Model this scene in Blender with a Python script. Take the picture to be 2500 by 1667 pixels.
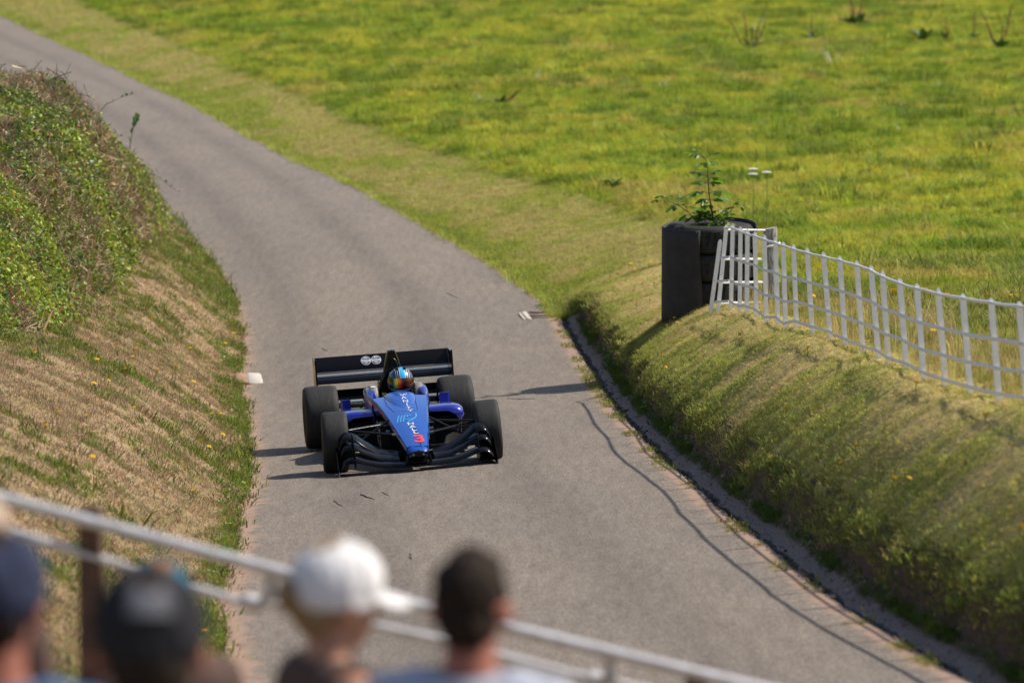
import bpy, bmesh, math, random
import numpy as np
from mathutils import Vector, Matrix, Euler, Quaternion
R_ = math.radians
scene = bpy.context.scene
for o_ in list(bpy.data.objects):
    bpy.data.objects.remove(o_)

# ------------------------------------------------------------------ camera, sky, sun, exposure
cam_data = bpy.data.cameras.new('camera')
cam_data.lens = 150.0
cam_data.sensor_width = 36.0
cam_data.clip_start = 0.5
cam_data.clip_end = 3000.0
cam_data.dof.use_dof = True
cam_data.dof.focus_distance = 42.3
cam_data.dof.aperture_fstop = 2.5
cam = bpy.data.objects.new('camera', cam_data)
cam.location = (0, 0, 5.85)
cam.rotation_euler = (R_(90 - 6.33), 0, 0)
scene.collection.objects.link(cam)
scene.camera = cam

SUN_EL, SUN_AZ = 48.0, 14.0            # azimuth measured from +X towards +Y
world = bpy.data.worlds.new('World')
scene.world = world
world.use_nodes = True
wn = world.node_tree.nodes
sky = wn.new('ShaderNodeTexSky')
sky.sky_type = 'NISHITA'
sky.sun_disc = False
sky.sun_elevation = R_(SUN_EL)
sky.sun_rotation = R_(90 - SUN_AZ)
sky.air_density = 1.0
sky.dust_density = 1.5
world.node_tree.links.new(sky.outputs[0], wn['Background'].inputs[0])
wn['Background'].inputs[1].default_value = 0.10

sun_data = bpy.data.lights.new('sun', 'SUN')
sun_data.energy = 4.3
sun_data.angle = R_(0.53)
sun_data.color = (1.0, 0.93, 0.82)
sun = bpy.data.objects.new('sun', sun_data)
sdir = Vector((math.cos(R_(SUN_EL)) * math.cos(R_(SUN_AZ)), math.cos(R_(SUN_EL)) * math.sin(R_(SUN_AZ)), math.sin(R_(SUN_EL))))
sun.rotation_euler = sdir.to_track_quat('Z', 'Y').to_euler()
sun.location = sdir * 60
scene.collection.objects.link(sun)
scene.view_settings.view_transform = 'Standard'
scene.view_settings.look = 'None'
scene.view_settings.exposure = 0.48
scene.view_settings.gamma = 1.0
scene.view_settings.use_curve_mapping = False
scene.cycles.use_denoising = True
scene.cycles.max_bounces = 6
scene.cycles.transparent_max_bounces = 8
# ------------------------------------------------------------------ terrain functions (numpy)
def _hash(ix, iy, seed):
    h = (ix.astype(np.int64) * 374761393 + iy.astype(np.int64) * 668265263 + seed * 1442695041) & 0x7fffffff
    h = ((h ^ (h >> 13)) * 1274126177) & 0x7fffffff
    h = ((h ^ (h >> 16)) * 1911520717) & 0x7fffffff
    return (h & 0xffff) / 65535.0
def vnoise(x, y, seed=0):
    x = np.asarray(x, float); y = np.asarray(y, float)
    ix = np.floor(x); iy = np.floor(y); fx = x - ix; fy = y - iy
    fx = fx * fx * (3 - 2 * fx); fy = fy * fy * (3 - 2 * fy)
    a = _hash(ix, iy, seed); b = _hash(ix + 1, iy, seed); c = _hash(ix, iy + 1, seed); d = _hash(ix + 1, iy + 1, seed)
    return (a * (1 - fx) + b * fx) * (1 - fy) + (c * (1 - fx) + d * fx) * fy
def fbm(x, y, seed=0, oct=3):
    s = 0; a = 1.0; t = 0
    for k in range(oct):
        s = s + a * vnoise(np.asarray(x) * 2 ** k, np.asarray(y) * 2 ** k, seed + 17 * k); t += a; a *= .5
    return s / t
def sstep(a, b, x):
    t = np.clip((np.asarray(x, float) - a) / (b - a), 0, 1); return t * t * (3 - 2 * t)

_RY = [-30, 0, 5, 10, 15, 20, 24.42, 26.47, 27.91, 29.79, 32.05, 34.4, 37.5, 39.71, 41.66, 43.85, 46.78, 49.74, 53, 55.8, 58.5, 62, 63, 68, 72.5, 77.5, 82.5, 90.5, 98, 104.5, 110, 117, 127, 140, 156, 200, 300, 800]
_RX = [40, 19, 14.5, 10, 6.2, 3.8, 2.589, 2.368, 2.204, 2.056, 1.92, 1.746, 1.55, 1.416, 1.319, 1.227, 1.104, 1.005, 0.896, 0.782, 0.678, 0.568, 0.511, -0.19, -1.034, -1.992, -2.921, -4.654, -6.157, -7.405, -8.478, -10.024, -12.178, -15.174, -18.675, -28.5, -51, -160]
_RZ = [2.6, 2.2, 2.0, 1.8, 1.6, 1.38, 1.155, 1.033, 0.947, 0.84, 0.715, 0.581, 0.41, 0.285, 0.179, 0.061, -0.098, -0.256, -0.35, -0.42, -0.477, -0.535, -0.545, -0.516, -0.46, -0.379, -0.335, -0.29, -0.205, -0.134, -0.09, -0.02, 0.14, 0.33, 0.56, 1.4, 5.0, 40.0]
_LY = [-30, 0, 5, 10, 15, 20, 26.91, 27.92, 30.04, 31.81, 33.53, 36.55, 38.42, 42.07, 46.26, 48.6, 53, 55.2, 58, 60, 62.3, 65, 67.5, 70.7, 74.3, 78, 82.5, 90.5, 104.5, 127, 156, 200, 300, 800]
_LX = [35, 14, 9.5, 5, 1.2, -1.0, -1.854, -1.947, -2.128, -2.242, -2.281, -2.398, -2.46, -2.614, -2.9, -3.077, -3.383, -3.58, -3.698, -3.813, -3.987, -4.258, -4.608, -5.042, -5.568, -6.181, -6.95, -8.4, -11.05, -15.8, -22.3, -32.1, -54.6, -164]
_LZ = [2.4, 1.9, 1.75, 1.6, 1.35, 1.05, 0.674, 0.615, 0.493, 0.394, 0.303, 0.141, 0.041, -0.156, -0.393, -0.528, -0.7, -0.735, -0.745, -0.745, -0.713, -0.676, -0.639, -0.598, -0.57, -0.555, -0.47, -0.38, -0.2, 0.09, 0.52, 1.36, 5.0, 40.0]
_BY = [-30, 10, 20, 29.6, 32.5, 35.5, 39.5, 42.5, 48.5, 52, 60, 70, 80, 100, 124, 148, 200, 300, 800]
_BZ = [3.2, 3.1, 2.8, 2.116, 1.902, 1.745, 1.493, 1.265, 0.83, 0.66, 0.36, 0.22, 0.2, 0.3, 0.48, 0.85, 1.8, 6.0, 46.0]
_FY = [-30, 0, 15, 23, 29.6, 32.5, 35.5, 39.5, 42.5, 48.5, 52, 58]      # fence line (x of the fence foot)
_FX = [42, 21, 8, 4.6, 3.431, 3.187, 3.081, 2.873, 2.712, 2.513, 2.6, 2.95]
_g = np.arange(-30, 800, .1)
def _smooth(y, x, s):
    v = np.interp(_g, y, x); k = np.exp(-.5 * (np.arange(-40, 41) * .1 / s) ** 2); k /= k.sum()
    return np.convolve(np.pad(v, 40, mode='edge'), k, 'valid')
_tab = {k: _smooth(y, x, s) for k, y, x, s in (('RX', _RY, _RX, .7), ('RZ', _RY, _RZ, 1.2), ('LX', _LY, _LX, 1.2), ('LZ', _LY, _LZ, 1.3), ('BZ', _BY, _BZ, 1.3), ('FX', _FY, _FX, 1.2))}
def T(k, Y): return np.interp(Y, _g, _tab[k])
def roadR(Y): return T('RX', Y) + .05 * (fbm(np.asarray(Y) * 1.3, 3.3, 5) - .5)
def roadL(Y): return T('LX', Y) + .10 * (fbm(np.asarray(Y) * 1.1, 9.1, 6) - .5)
def road_z(X, Y):
    l, r = T('LX', Y), T('RX', Y); t = (X - l) / (r - l)
    z = T('LZ', Y) * (1 - t) + T('RZ', Y) * t
    return z + .05 * sstep(60, 75, Y) * np.clip(4 * t * (1 - t), 0, 1)
DK = np.array([0, .05, .08, .13, .19, .25, .38, .43, .49])
DZ = np.array([0, .004, -.05, -.065, -.055, -.01, .07, .36, .46])
def right_z(X, Y):
    X = np.asarray(X, float); Y = np.asarray(Y, float) + 0 * X
    r = roadR(Y); d = np.maximum(X - r, 0); z0 = T('RZ', Y)
    zb = T('BZ', Y); dF = np.maximum(T('FX', Y) - r, 1.2)
    wob = 1 + .25 * (fbm(Y * 1.6, 4.4, 31) - .5)
    zl = z0 + .46
    t = np.clip((d - .49) / (dF - .49), 0, 1)
    zd = np.where(d < .49, z0 + np.interp(d / wob, DK, DZ), zl + (zb - zl) * (1 - (1 - t) ** 1.55))
    D = np.interp(Y, [60, 70, 100, 150], [2.2, 4.2, 3.0, 2.5])
    zv = z0 + (zb - z0) * (1 - (1 - np.clip(d / D, 0, 1)) ** 1.6) - .02
    w = sstep(59.6, 62.4, Y)
    z = zd * (1 - w) + zv * w
    far = np.maximum(d - np.where(w > .5, D, dF), 0)
    z = z + .012 * np.minimum(far, 60) + sstep(.5, 6, far) * .35 * (fbm(X * .09, Y * .07, 41) - .5) + .05 * (fbm(X * .7, Y * .7, 43) - .5) * sstep(.4, 1.5, d)
    z = z + (.05 * (fbm(X * 2.6, Y * 2.6, 44) - .5) + .10 * (fbm(X * 1.1, Y * .9, 45) - .5) * (1 - sstep(62, 66, Y))) * sstep(.5, .85, d)
    return z
LK = np.array([0, .10, .3, .6, 1.2, 2.0, 3.0, 5.0, 9.0, 20, 400])
LZK = np.array([0, .05, .14, .36, .78, 1.17, 1.5, 1.9, 2.3, 2.6, 6])
def terrace(X, Y):
    z = np.interp(Y, [-30, 0, 7.6, 9.3, 10.5, 14, 20], [6.0, 4.15, 2.86, 2.66, 2.58, 2.42, 1.75])
    return z - .2 * np.clip(X + 1.7, -3, 3) * sstep(10, 14, Y)
def left_z(X, Y):
    X = np.asarray(X, float); Y = np.asarray(Y, float) + 0 * X
    l = roadL(Y); d = np.maximum(l - X, 0)
    sc = 1 - .62 * sstep(70, 84, Y) - .3 * sstep(84, 110, Y)
    z = T('LZ', Y) + np.interp(d, LK, LZK) * sc
    w = (1 - sstep(14.5, 25.5, Y)) * sstep(0, 2.4, d)
    z = z * (1 - w) + terrace(X, Y) * w
    z = z + (.09 * (fbm(X * .8, Y * .8, 51) - .5) + .04 * (fbm(X * 2.4, Y * 2.4, 52) - .5)) * sstep(.05, .8, d)
    return z
def ground_z(X, Y):
    X = np.asarray(X, float); Y = np.asarray(Y, float) + 0 * X
    return np.where(X < roadL(Y), left_z(X, Y), np.where(X > roadR(Y), right_z(X, Y), road_z(X, Y)))
def gz(x, y): return float(ground_z(np.array([x]), np.array([y]))[0])
# ------------------------------------------------------------------ helpers
COL = scene.collection
def setp(o, label=None, cat=None, group=None, kind=None):
    if label: o['label'] = label
    if cat: o['category'] = cat
    if group: o['group'] = group
    if kind: o['kind'] = kind
    return o
def empty(name, loc=(0, 0, 0), label=None, cat=None, group=None, rz=0, mat=None):
    o = bpy.data.objects.new(name, None); COL.objects.link(o)
    o.empty_display_size = .1
    if mat is not None: o.matrix_world = mat
    else: o.location = loc; o.rotation_euler = (0, 0, rz)
    return setp(o, label, cat, group)
def link(name, me, parent=None, **kw):
    o = bpy.data.objects.new(name, me); COL.objects.link(o)
    if parent is not None: o.parent = parent
    return setp(o, **kw)
class MB:
    def __init__(s): s.v = []; s.f = []; s.m = []
    def add(s, vs, fs, mi=0):
        b = len(s.v); s.v += [tuple(map(float, p)) for p in vs]; s.f += [tuple(i + b for i in f) for f in fs]; s.m += [mi] * len(fs); return s
    def box(s, c, d, mi=0, rot=None, taper=1.0, bev=0.0):
        hx, hy, hz = d[0] / 2, d[1] / 2, d[2] / 2
        if bev > 0:
            b = bev; pts = []
            for z in (-hz, -hz + b, hz - b, hz):
                k = b if abs(abs(z) - hz) < 1e-9 else 0
                x, y = hx - k, hy - k
                pts.append([(-x + b, -y, z), (x - b, -y, z), (x, -y + b, z), (x, y - b, z), (x - b, y, z), (-x + b, y, z), (-x, y - b, z), (-x, -y + b, z)])
            vs = [p for r in pts for p in r]; fs = [tuple(range(7, -1, -1)), tuple(range(24, 32))]
            for i in range(3):
                for j in range(8): fs.append((i * 8 + j, i * 8 + (j + 1) % 8, i * 8 + 8 + (j + 1) % 8, i * 8 + 8 + j))
        else:
            t = taper
            vs = [(-hx, -hy, -hz), (hx, -hy, -hz), (hx, hy, -hz), (-hx, hy, -hz), (-hx * t, -hy * t, hz), (hx * t, -hy * t, hz), (hx * t, hy * t, hz), (-hx * t, hy * t, hz)]
            fs = [(3, 2, 1, 0), (4, 5, 6, 7), (0, 1, 5, 4), (1, 2, 6, 5), (2, 3, 7, 6), (3, 0, 4, 7)]
        M = rot.to_matrix() if isinstance(rot, (Euler, Quaternion)) else (rot or Matrix.Identity(3))
        c = Vector(c)
        return s.add([M @ Vector(p) + c for p in vs], fs, mi)
    def loft(s, rings, mi=0, closed=True, caps=True, mcol=None):
        n = len(rings[0]); vs = [p for r in rings for p in r]; b = len(s.v)
        s.v += [tuple(map(float, p)) for p in vs]
        for i in range(len(rings) - 1):
            for j in range(n if closed else n - 1):
                k = (j + 1) % n
                s.f.append((b + i * n + j, b + i * n + k, b + i * n + n + k, b + i * n + n + j)); s.m.append(mcol[j] if mcol else mi)
        if caps and closed:
            s.f.append(tuple(b + j for j in range(n - 1, -1, -1))); s.m.append(mi)
            s.f.append(tuple(b + (len(rings) - 1) * n + j for j in range(n))); s.m.append(mi)
        return s
    def tube(s, path, rad, n=8, mi=0, caps=True, flat=None, up=None):
        P = [Vector(p) for p in path]; rings = []
        r = rad if isinstance(rad, (list, tuple)) else [rad] * len(P)
        ref = Vector(up) if up else None
        for i, p in enumerate(P):
            d = (P[min(i + 1, len(P) - 1)] - P[max(i - 1, 0)]).normalized()
            if ref is None: ref = Vector((0, 0, 1)) if abs(d.z) < .9 else Vector((1, 0, 0))
            a = d.cross(ref)
            if a.length < 1e-6: a = d.cross(Vector((1, 0.3, 0)))
            a.normalize(); b = a.cross(d).normalized()
            if not up: ref = b
            fa = flat if flat else 1
            rings.append([p + a * math.cos(2 * math.pi * k / n) * r[i] * fa + b * math.sin(2 * math.pi * k / n) * r[i] for k in range(n)])
        return s.loft(rings, mi, True, caps)
    def lathe(s, prof, n=32, axis='x', c=(0, 0, 0), mi=0, mcol=None, closed=False):
        # prof: (a along axis, r)
        rings = []
        for a, r in prof:
            ring = []
            for k in range(n):
                t = 2 * math.pi * k / n; u, w = math.cos(t) * r, math.sin(t) * r
                p = (a, u, w) if axis == 'x' else ((u, a, w) if axis == 'y' else (u, w, a))
                ring.append((p[0] + c[0], p[1] + c[1], p[2] + c[2]))
            rings.append(ring)
        b = len(s.f)
        s.loft(rings, mi, True, False)
        if mcol:
            for i in range(len(prof) - 1):
                for j in range(n): s.m[b + i * n + j] = mcol[i]
        return s
    def sphere(s, c, r, n=12, m=8, mi=0):
        rx, ry, rz = r if isinstance(r, (tuple, list)) else (r, r, r)
        rings = []
        for i in range(m + 1):
            t = math.pi * (i / m) - math.pi / 2
            t = max(min(t, 1.53), -1.53)
            rings.append([(c[0] + rx * math.cos(t) * math.cos(2 * math.pi * k / n), c[1] + ry * math.cos(t) * math.sin(2 * math.pi * k / n), c[2] + rz * math.sin(t)) for k in range(n)])
        return s.loft(rings, mi)
    def mesh(s, name, mats=(), smooth=None):
        me = bpy.data.meshes.new(name)
        me.from_pydata(s.v, [], s.f)
        for m in (mats if isinstance(mats, (list, tuple)) else [mats]): me.materials.append(m)
        if s.m: me.polygons.foreach_set('material_index', s.m)
        bm = bmesh.new(); bm.from_mesh(me); bmesh.ops.recalc_face_normals(bm, faces=bm.faces); bm.to_mesh(me); bm.free()
        if smooth is not None:
            me.polygons.foreach_set('use_smooth', [True] * len(me.polygons))
            if smooth < 179: me.set_sharp_from_angle(angle=R_(smooth))
        me.update(); return me
    def build(s, name, mats, parent=None, smooth=None, sub=0, **kw):
        o = link(name, s.mesh(name, mats, smooth), parent, **kw)
        if sub:
            md = o.modifiers.new('Subdivision', 'SUBSURF'); md.levels = sub; md.render_levels = sub
        return o

# ---- materials
def mat(name, col=(.5, .5, .5), rough=.6, metal=0.0, spec=.5, coat=0.0, coat_rough=.05):
    m = bpy.data.materials.new(name); m.use_nodes = True
    b = m.node_tree.nodes['Principled BSDF']
    b.inputs['Base Color'].default_value = (*col, 1); b.inputs['Roughness'].default_value = rough
    b.inputs['Metallic'].default_value = metal; b.inputs['Specular IOR Level'].default_value = spec
    b.inputs['Coat Weight'].default_value = coat; b.inputs['Coat Roughness'].default_value = coat_rough
    return m
def nodes(m): return m.node_tree.nodes, m.node_tree.links, m.node_tree.nodes['Principled BSDF']
def noise_node(m, scale, detail=4, rough=.55, coord='Object', sc=(1, 1, 1), distort=0.0):
    N, L, _ = nodes(m)
    tc = N.new('ShaderNodeTexCoord'); mp = N.new('ShaderNodeMapping'); mp.inputs['Scale'].default_value = sc
    t = N.new('ShaderNodeTexNoise'); t.inputs['Scale'].default_value = scale; t.inputs['Detail'].default_value = detail
    t.inputs['Roughness'].default_value = rough; t.inputs['Distortion'].default_value = distort
    L.new(tc.outputs[coord], mp.inputs[0]); L.new(mp.outputs[0], t.inputs['Vector']); return t
def ramp(m, src, stops, out='Fac'):
    N, L, _ = nodes(m); r = N.new('ShaderNodeValToRGB'); e = r.color_ramp.elements
    while len(e) > 1: e.remove(e[-1])
    e[0].position = stops[0][0]; e[0].color = (*stops[0][1], 1)
    for p, c in stops[1:]:
        k = e.new(p); k.color = (*c, 1)
    L.new(src, r.inputs[0]); return r
def mixc(m, fac, a, b, mode='MIX'):
    N, L, _ = nodes(m); x = N.new('ShaderNodeMix'); x.data_type = 'RGBA'; x.blend_type = mode
    for i, v in ((0, fac), (6, a), (7, b)):
        if isinstance(v, (int, float)): x.inputs[i].default_value = v
        elif isinstance(v, tuple): x.inputs[i].default_value = (*v, 1)
        else: L.new(v, x.inputs[i])
    return x.outputs[2]
def bump(m, src, strength=.3, dist=.02, prev=None):
    N, L, b = nodes(m); x = N.new('ShaderNodeBump'); x.inputs['Strength'].default_value = strength; x.inputs['Distance'].default_value = dist
    L.new(src, x.inputs['Height'])
    if prev is not None: L.new(prev, x.inputs['Normal'])
    L.new(x.outputs[0], b.inputs['Normal']); return x.outputs[0]
def speckle(m, base, dark, scale=40, lo=.4, hi=.6, coord='Object', bs=.15):
    """worn paint / dirt: base colour mottled towards another with a fine noise"""
    N, L, b = nodes(m); t = noise_node(m, scale, 5, .65, coord)
    r = ramp(m, t.outputs[0], [(lo, base), (hi, dark)])
    L.new(r.outputs[0], b.inputs['Base Color'])
    if bs: bump(m, t.outputs[0], bs, .004)
    return m
GRASS_EXP = .3
def leaf_mat(name, trans=.35, attr='tint', rough=.55, fixed=None):
    m = bpy.data.materials.new(name); m.use_nodes = True; N, L, b = nodes(m)
    out = N['Material Output']
    if fixed is None:
        a = N.new('ShaderNodeAttribute'); a.attribute_type = 'INSTANCER'; a.attribute_name = attr; src = a.outputs['Color']
    else:
        oi = N.new('ShaderNodeObjectInfo')
        src = mixc(m, oi.outputs['Random'], fixed[0], fixed[1])
    L.new(src, b.inputs['Base Color']); b.inputs['Roughness'].default_value = rough; b.inputs['Specular IOR Level'].default_value = .3
    t = N.new('ShaderNodeBsdfTranslucent'); L.new(src, t.inputs['Color'])
    mx = N.new('ShaderNodeMixShader'); mx.inputs[0].default_value = trans
    L.new(b.outputs[0], mx.inputs[1]); L.new(t.outputs[0], mx.inputs[2]); L.new(mx.outputs[0], out.inputs[0])
    return m

# ---- scattering of uncountable growth: one object, instances made by geometry nodes
def scatter(name, P, rot, scl, tint, protos, label=None, cat=None, parent=None, kind='stuff', seed=0):
    n = len(P); me = bpy.data.meshes.new(name)
    me.vertices.add(n); me.vertices.foreach_set('co', np.asarray(P, np.float32).ravel())
    a = me.attributes.new('rot', 'FLOAT_VECTOR', 'POINT'); a.data.foreach_set('vector', np.asarray(rot, np.float32).ravel())
    a = me.attributes.new('scl', 'FLOAT_VECTOR', 'POINT'); a.data.foreach_set('vector', np.asarray(scl, np.float32).ravel())
    c4 = np.ones((n, 4), np.float32); c4[:, :3] = tint
    a = me.attributes.new('tint', 'FLOAT_COLOR', 'POINT'); a.data.foreach_set('color', c4.ravel())
    a = me.attributes.new('pick', 'INT', 'POINT'); a.data.foreach_set('value', np.random.RandomState(seed).randint(0, len(protos), n).astype(np.int32))
    o = link(name, me, parent, label=label, cat=cat, kind=kind)
    pc = bpy.data.collections.new(name + '_kinds')
    for pm in protos: pc.objects.link(bpy.data.objects.new(name + '_kind', pm))
    g = bpy.data.node_groups.new(name + '_nodes', 'GeometryNodeTree')
    g.interface.new_socket('Geometry', in_out='INPUT', socket_type='NodeSocketGeometry')
    g.interface.new_socket('Geometry', in_out='OUTPUT', socket_type='NodeSocketGeometry')
    N, L = g.nodes, g.links
    gi, go = N.new('NodeGroupInput'), N.new('NodeGroupOutput')
    ip = N.new('GeometryNodeInstanceOnPoints'); ci = N.new('GeometryNodeCollectionInfo')
    ci.inputs[0].default_value = pc; ci.inputs[1].default_value = True; ci.inputs[2].default_value = True
    def na(nm, ty):
        k = N.new('GeometryNodeInputNamedAttribute'); k.data_type = ty; k.inputs[0].default_value = nm; return k.outputs[0]
    e = N.new('FunctionNodeEulerToRotation'); L.new(na('rot', 'FLOAT_VECTOR'), e.inputs[0])
    L.new(gi.outputs[0], ip.inputs['Points']); L.new(ci.outputs[0], ip.inputs['Instance'])
    ip.inputs['Pick Instance'].default_value = True
    L.new(na('pick', 'INT'), ip.inputs['Instance Index'])
    L.new(e.outputs[0], ip.inputs['Rotation']); L.new(na('scl', 'FLOAT_VECTOR'), ip.inputs['Scale'])
    L.new(ip.outputs[0], go.inputs[0])
    md = o.modifiers.new('Growth', 'NODES'); md.node_group = g
    return o
def tuft_mesh(name, m, nb, h, spread, w, lean=.5, seed=0, bend=.4):
    rs = random.Random(seed); mb = MB()
    for i in range(nb):
        a = rs.uniform(0, 6.283); r = spread * math.sqrt(rs.random()); x, y = r * math.cos(a), r * math.sin(a)
        hh = h * rs.uniform(.55, 1.1); la = a + rs.uniform(-.9, .9); ln = lean * rs.uniform(.3, 1.2) * hh
        dx, dy = math.cos(la), math.sin(la); px, py = -dy * w / 2, dx * w / 2
        m1 = (x + dx * ln * .35, y + dy * ln * .35, hh * .6)
        tip = (x + dx * ln, y + dy * ln, hh * (1 - bend * .3))
        mb.add([(x - px, y - py, -.01), (x + px, y + py, -.01), (m1[0] + px * .8, m1[1] + py * .8, m1[2]), (m1[0] - px * .8, m1[1] - py * .8, m1[2]), tip], [(0, 1, 2, 3), (3, 2, 4)])
    me = bpy.data.meshes.new(name); me.from_pydata(mb.v, [], mb.f); me.materials.append(m); me.update(); return me
def normals_xy(X, Y, e=.12):
    zx = (ground_z(X + e, Y) - ground_z(X - e, Y)) / (2 * e); zy = (ground_z(X, Y + e) - ground_z(X, Y - e)) / (2 * e)
    return zx, zy
def in_view(X, Y, Z, mu=.03, mv=.03):
    th = R_(6.33); c, s = math.cos(th), math.sin(th); dz = Z - 5.85
    d = np.maximum(Y * c - dz * s, .1); u = X / d; v = (Y * s + dz * c) / d
    return (np.abs(u) < .12 + mu) & (np.abs(v) < .08 + mv)
# ------------------------------------------------------------------ setting: road, ditch, banks, meadow
m_road = mat('asphalt', (.2, .19, .18), .92, spec=.25)
N, L, b = nodes(m_road)
t1 = noise_node(m_road, 62, 3, .8, sc=(1, .14, 1)); t2 = noise_node(m_road, .55, 5, .6, sc=(1, .35, 1)); t3 = noise_node(m_road, 11, 4, .7, sc=(1, .10, 1))
c1 = ramp(m_road, t1.outputs[0], [(.34, (.122, .103, .087)), (.5, (.180, .155, .132)), (.66, (.238, .208, .180))])
c2 = ramp(m_road, t2.outputs[0], [(.3, (.89, .88, .88)), (.5, (.97, .95, .93)), (.7, (1.06, 1.02, .97))])
cc = mixc(m_road, 1.0, c1.outputs[0], c2.outputs[0], 'MULTIPLY')
c3 = ramp(m_road, t3.outputs[0], [(.33, (.84, .83, .83)), (.5, (.98, .98, .98)), (.66, (1.1, 1.1, 1.1))])
cc = mixc(m_road, 1.0, cc, c3.outputs[0], 'MULTIPLY')
wr = N.new('ShaderNodeAttribute'); wr.attribute_name = 'wear'
wrp = ramp(m_road, wr.outputs['Fac'], [(0, (1.04, 1.03, 1.02)), (1, (.82, .825, .835))])
cc = mixc(m_road, 1.0, cc, wrp.outputs[0], 'MULTIPLY')
at_ = N.new('ShaderNodeAttribute'); at_.attribute_name = 'edge'
te = noise_node(m_road, 5, 4, .7)
ea = N.new('ShaderNodeMath'); ea.operation = 'MULTIPLY_ADD'; L.new(te.outputs[0], ea.inputs[0]); ea.inputs[1].default_value = .9; L.new(at_.outputs['Fac'], ea.inputs[2])
er = ramp(m_road, ea.outputs[0], [(.78, (0, 0, 0)), (1.25, (1, 1, 1))])
cc = mixc(m_road, er.outputs[0], cc, (.31, .205, .15))
L.new(cc, b.inputs['Base Color']); bump(m_road, t1.outputs[0], .35, .006)

def grid_obj(name, Xf, Ys, mats, mask=None, attrs=None, zf=ground_z, **kw):
    """Xf: 2D array rows(Y) x cols of X"""
    nr, nc = Xf.shape; YY = np.repeat(Ys[:, None], nc, 1); Z = zf(Xf, YY)
    V = np.stack([Xf, YY, Z], -1).reshape(-1, 3)
    idx = np.arange(nr * nc).reshape(nr, nc)
    F = np.stack([idx[:-1, :-1], idx[:-1, 1:], idx[1:, 1:], idx[1:, :-1]], -1).reshape(-1, 4)
    me = bpy.data.meshes.new(name); me.from_pydata(V.tolist(), [], F.tolist()); me.materials.append(mats)
    me.polygons.foreach_set('use_smooth', [True] * len(F))
    for k, v in (attrs or {}).items():
        a = me.attributes.new(k, 'FLOAT', 'POINT'); a.data.foreach_set('value', np.asarray(v, np.float32).ravel())
    me.update(); return link(name, me, **kw)
Yr = np.unique(np.round(np.concatenate([np.arange(-30, 20, 2.), np.arange(20, 66, .2), np.arange(66, 110, .5), np.arange(110, 220, 2), np.arange(220, 800, 20)]), 3))
tt = np.concatenate([np.linspace(0, .12, 5), np.linspace(.15, .85, 27), np.linspace(.88, 1, 5)])
l_, r_ = roadL(Yr), roadR(Yr)
Xr = l_[:, None] - .06 + (r_ - l_ + .07)[:, None] * tt[None]
edge = np.maximum(np.exp(-(tt * 3.9 / .22))[None] * np.interp(Yr, [24, 30, 60, 75], [1.6, 1.2, .85, .4])[:, None], np.exp(-((1 - tt) * 3.9 / .16))[None] * np.interp(Yr, [24, 60, 90, 120], [.75, .8, .55, .3])[:, None])
wpos = .46 + .08 * np.sin(Yr / 13.0)
wear = np.exp(-((tt[None] - wpos[:, None] + .2) / .075) ** 2) + np.exp(-((tt[None] - wpos[:, None] - .2) / .075) ** 2)
wear = wear * (.55 + .6 * fbm(Yr[:, None] * .25, tt[None] * 6, 19, 3))
grid_obj('road', Xr, Yr, m_road, attrs={'edge': edge, 'wear': wear}, zf=lambda X, Y: road_z(X, Y) + .004, kind='structure', label='narrow grey asphalt road bending down from the upper left')

# ditch: concrete lip, gully, soil
m_ditch = mat('ditch_soil', (.3, .2, .15), .95, spec=.2)
N, L, b = nodes(m_ditch)
ta = noise_node(m_ditch, 6, 5, .7); tb = noise_node(m_ditch, 55, 3, .7)
da = N.new('ShaderNodeAttribute'); da.attribute_name = 'off'
ofs = N.new('ShaderNodeMath'); ofs.operation = 'MULTIPLY_ADD'; L.new(ta.outputs[0], ofs.inputs[0]); ofs.inputs[1].default_value = .05
sub_ = N.new('ShaderNodeMath'); sub_.operation = 'ADD'; sub_.inputs[1].default_value = -.025; L.new(da.outputs['Fac'], sub_.inputs[0]); L.new(sub_.outputs[0], ofs.inputs[2])
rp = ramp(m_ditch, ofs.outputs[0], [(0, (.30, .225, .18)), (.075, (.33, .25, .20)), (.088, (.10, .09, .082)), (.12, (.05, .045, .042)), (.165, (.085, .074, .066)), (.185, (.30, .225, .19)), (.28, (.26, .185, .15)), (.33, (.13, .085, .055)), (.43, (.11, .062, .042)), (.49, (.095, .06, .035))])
cs = ramp(m_ditch, tb.outputs[0], [(.35, (.55, .55, .55)), (.65, (1.3, 1.3, 1.3))])
L.new(mixc(m_ditch, 1.0, rp.outputs[0], cs.outputs[0], 'MULTIPLY'), b.inputs['Base Color']); bump(m_ditch, tb.outputs[0], .7, .02)
Yd = np.arange(14, 62.3, .12)
dd = np.array([0, .03, .06, .08, .1, .13, .16, .19, .22, .26, .32, .38, .41, .43, .455, .49, .52])
Xd = roadR(Yd)[:, None] + dd[None] + .09 * (fbm(Yd[:, None] * 2.6, dd[None] * 3, 77, 3) - .5) * np.clip(dd / .05, 0, 1)[None] * np.clip((.50 - dd) / .1, 0, 1)[None]
def ditch_z(X, Y):
    return right_z(X, Y) + .03 * (fbm(X * 9, Y * 5, 71) - .5) * sstep(.06, .2, X - roadR(Y)) * (1 - sstep(61, 62, Y))
ditch_obj = grid_obj('roadside_ditch', Xd, Yd, m_ditch, attrs={'off': np.repeat(dd[None], len(Yd), 0)}, zf=ditch_z, kind='structure', label='shallow gutter with crumbling concrete lip and red soil below the right bank')

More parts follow.
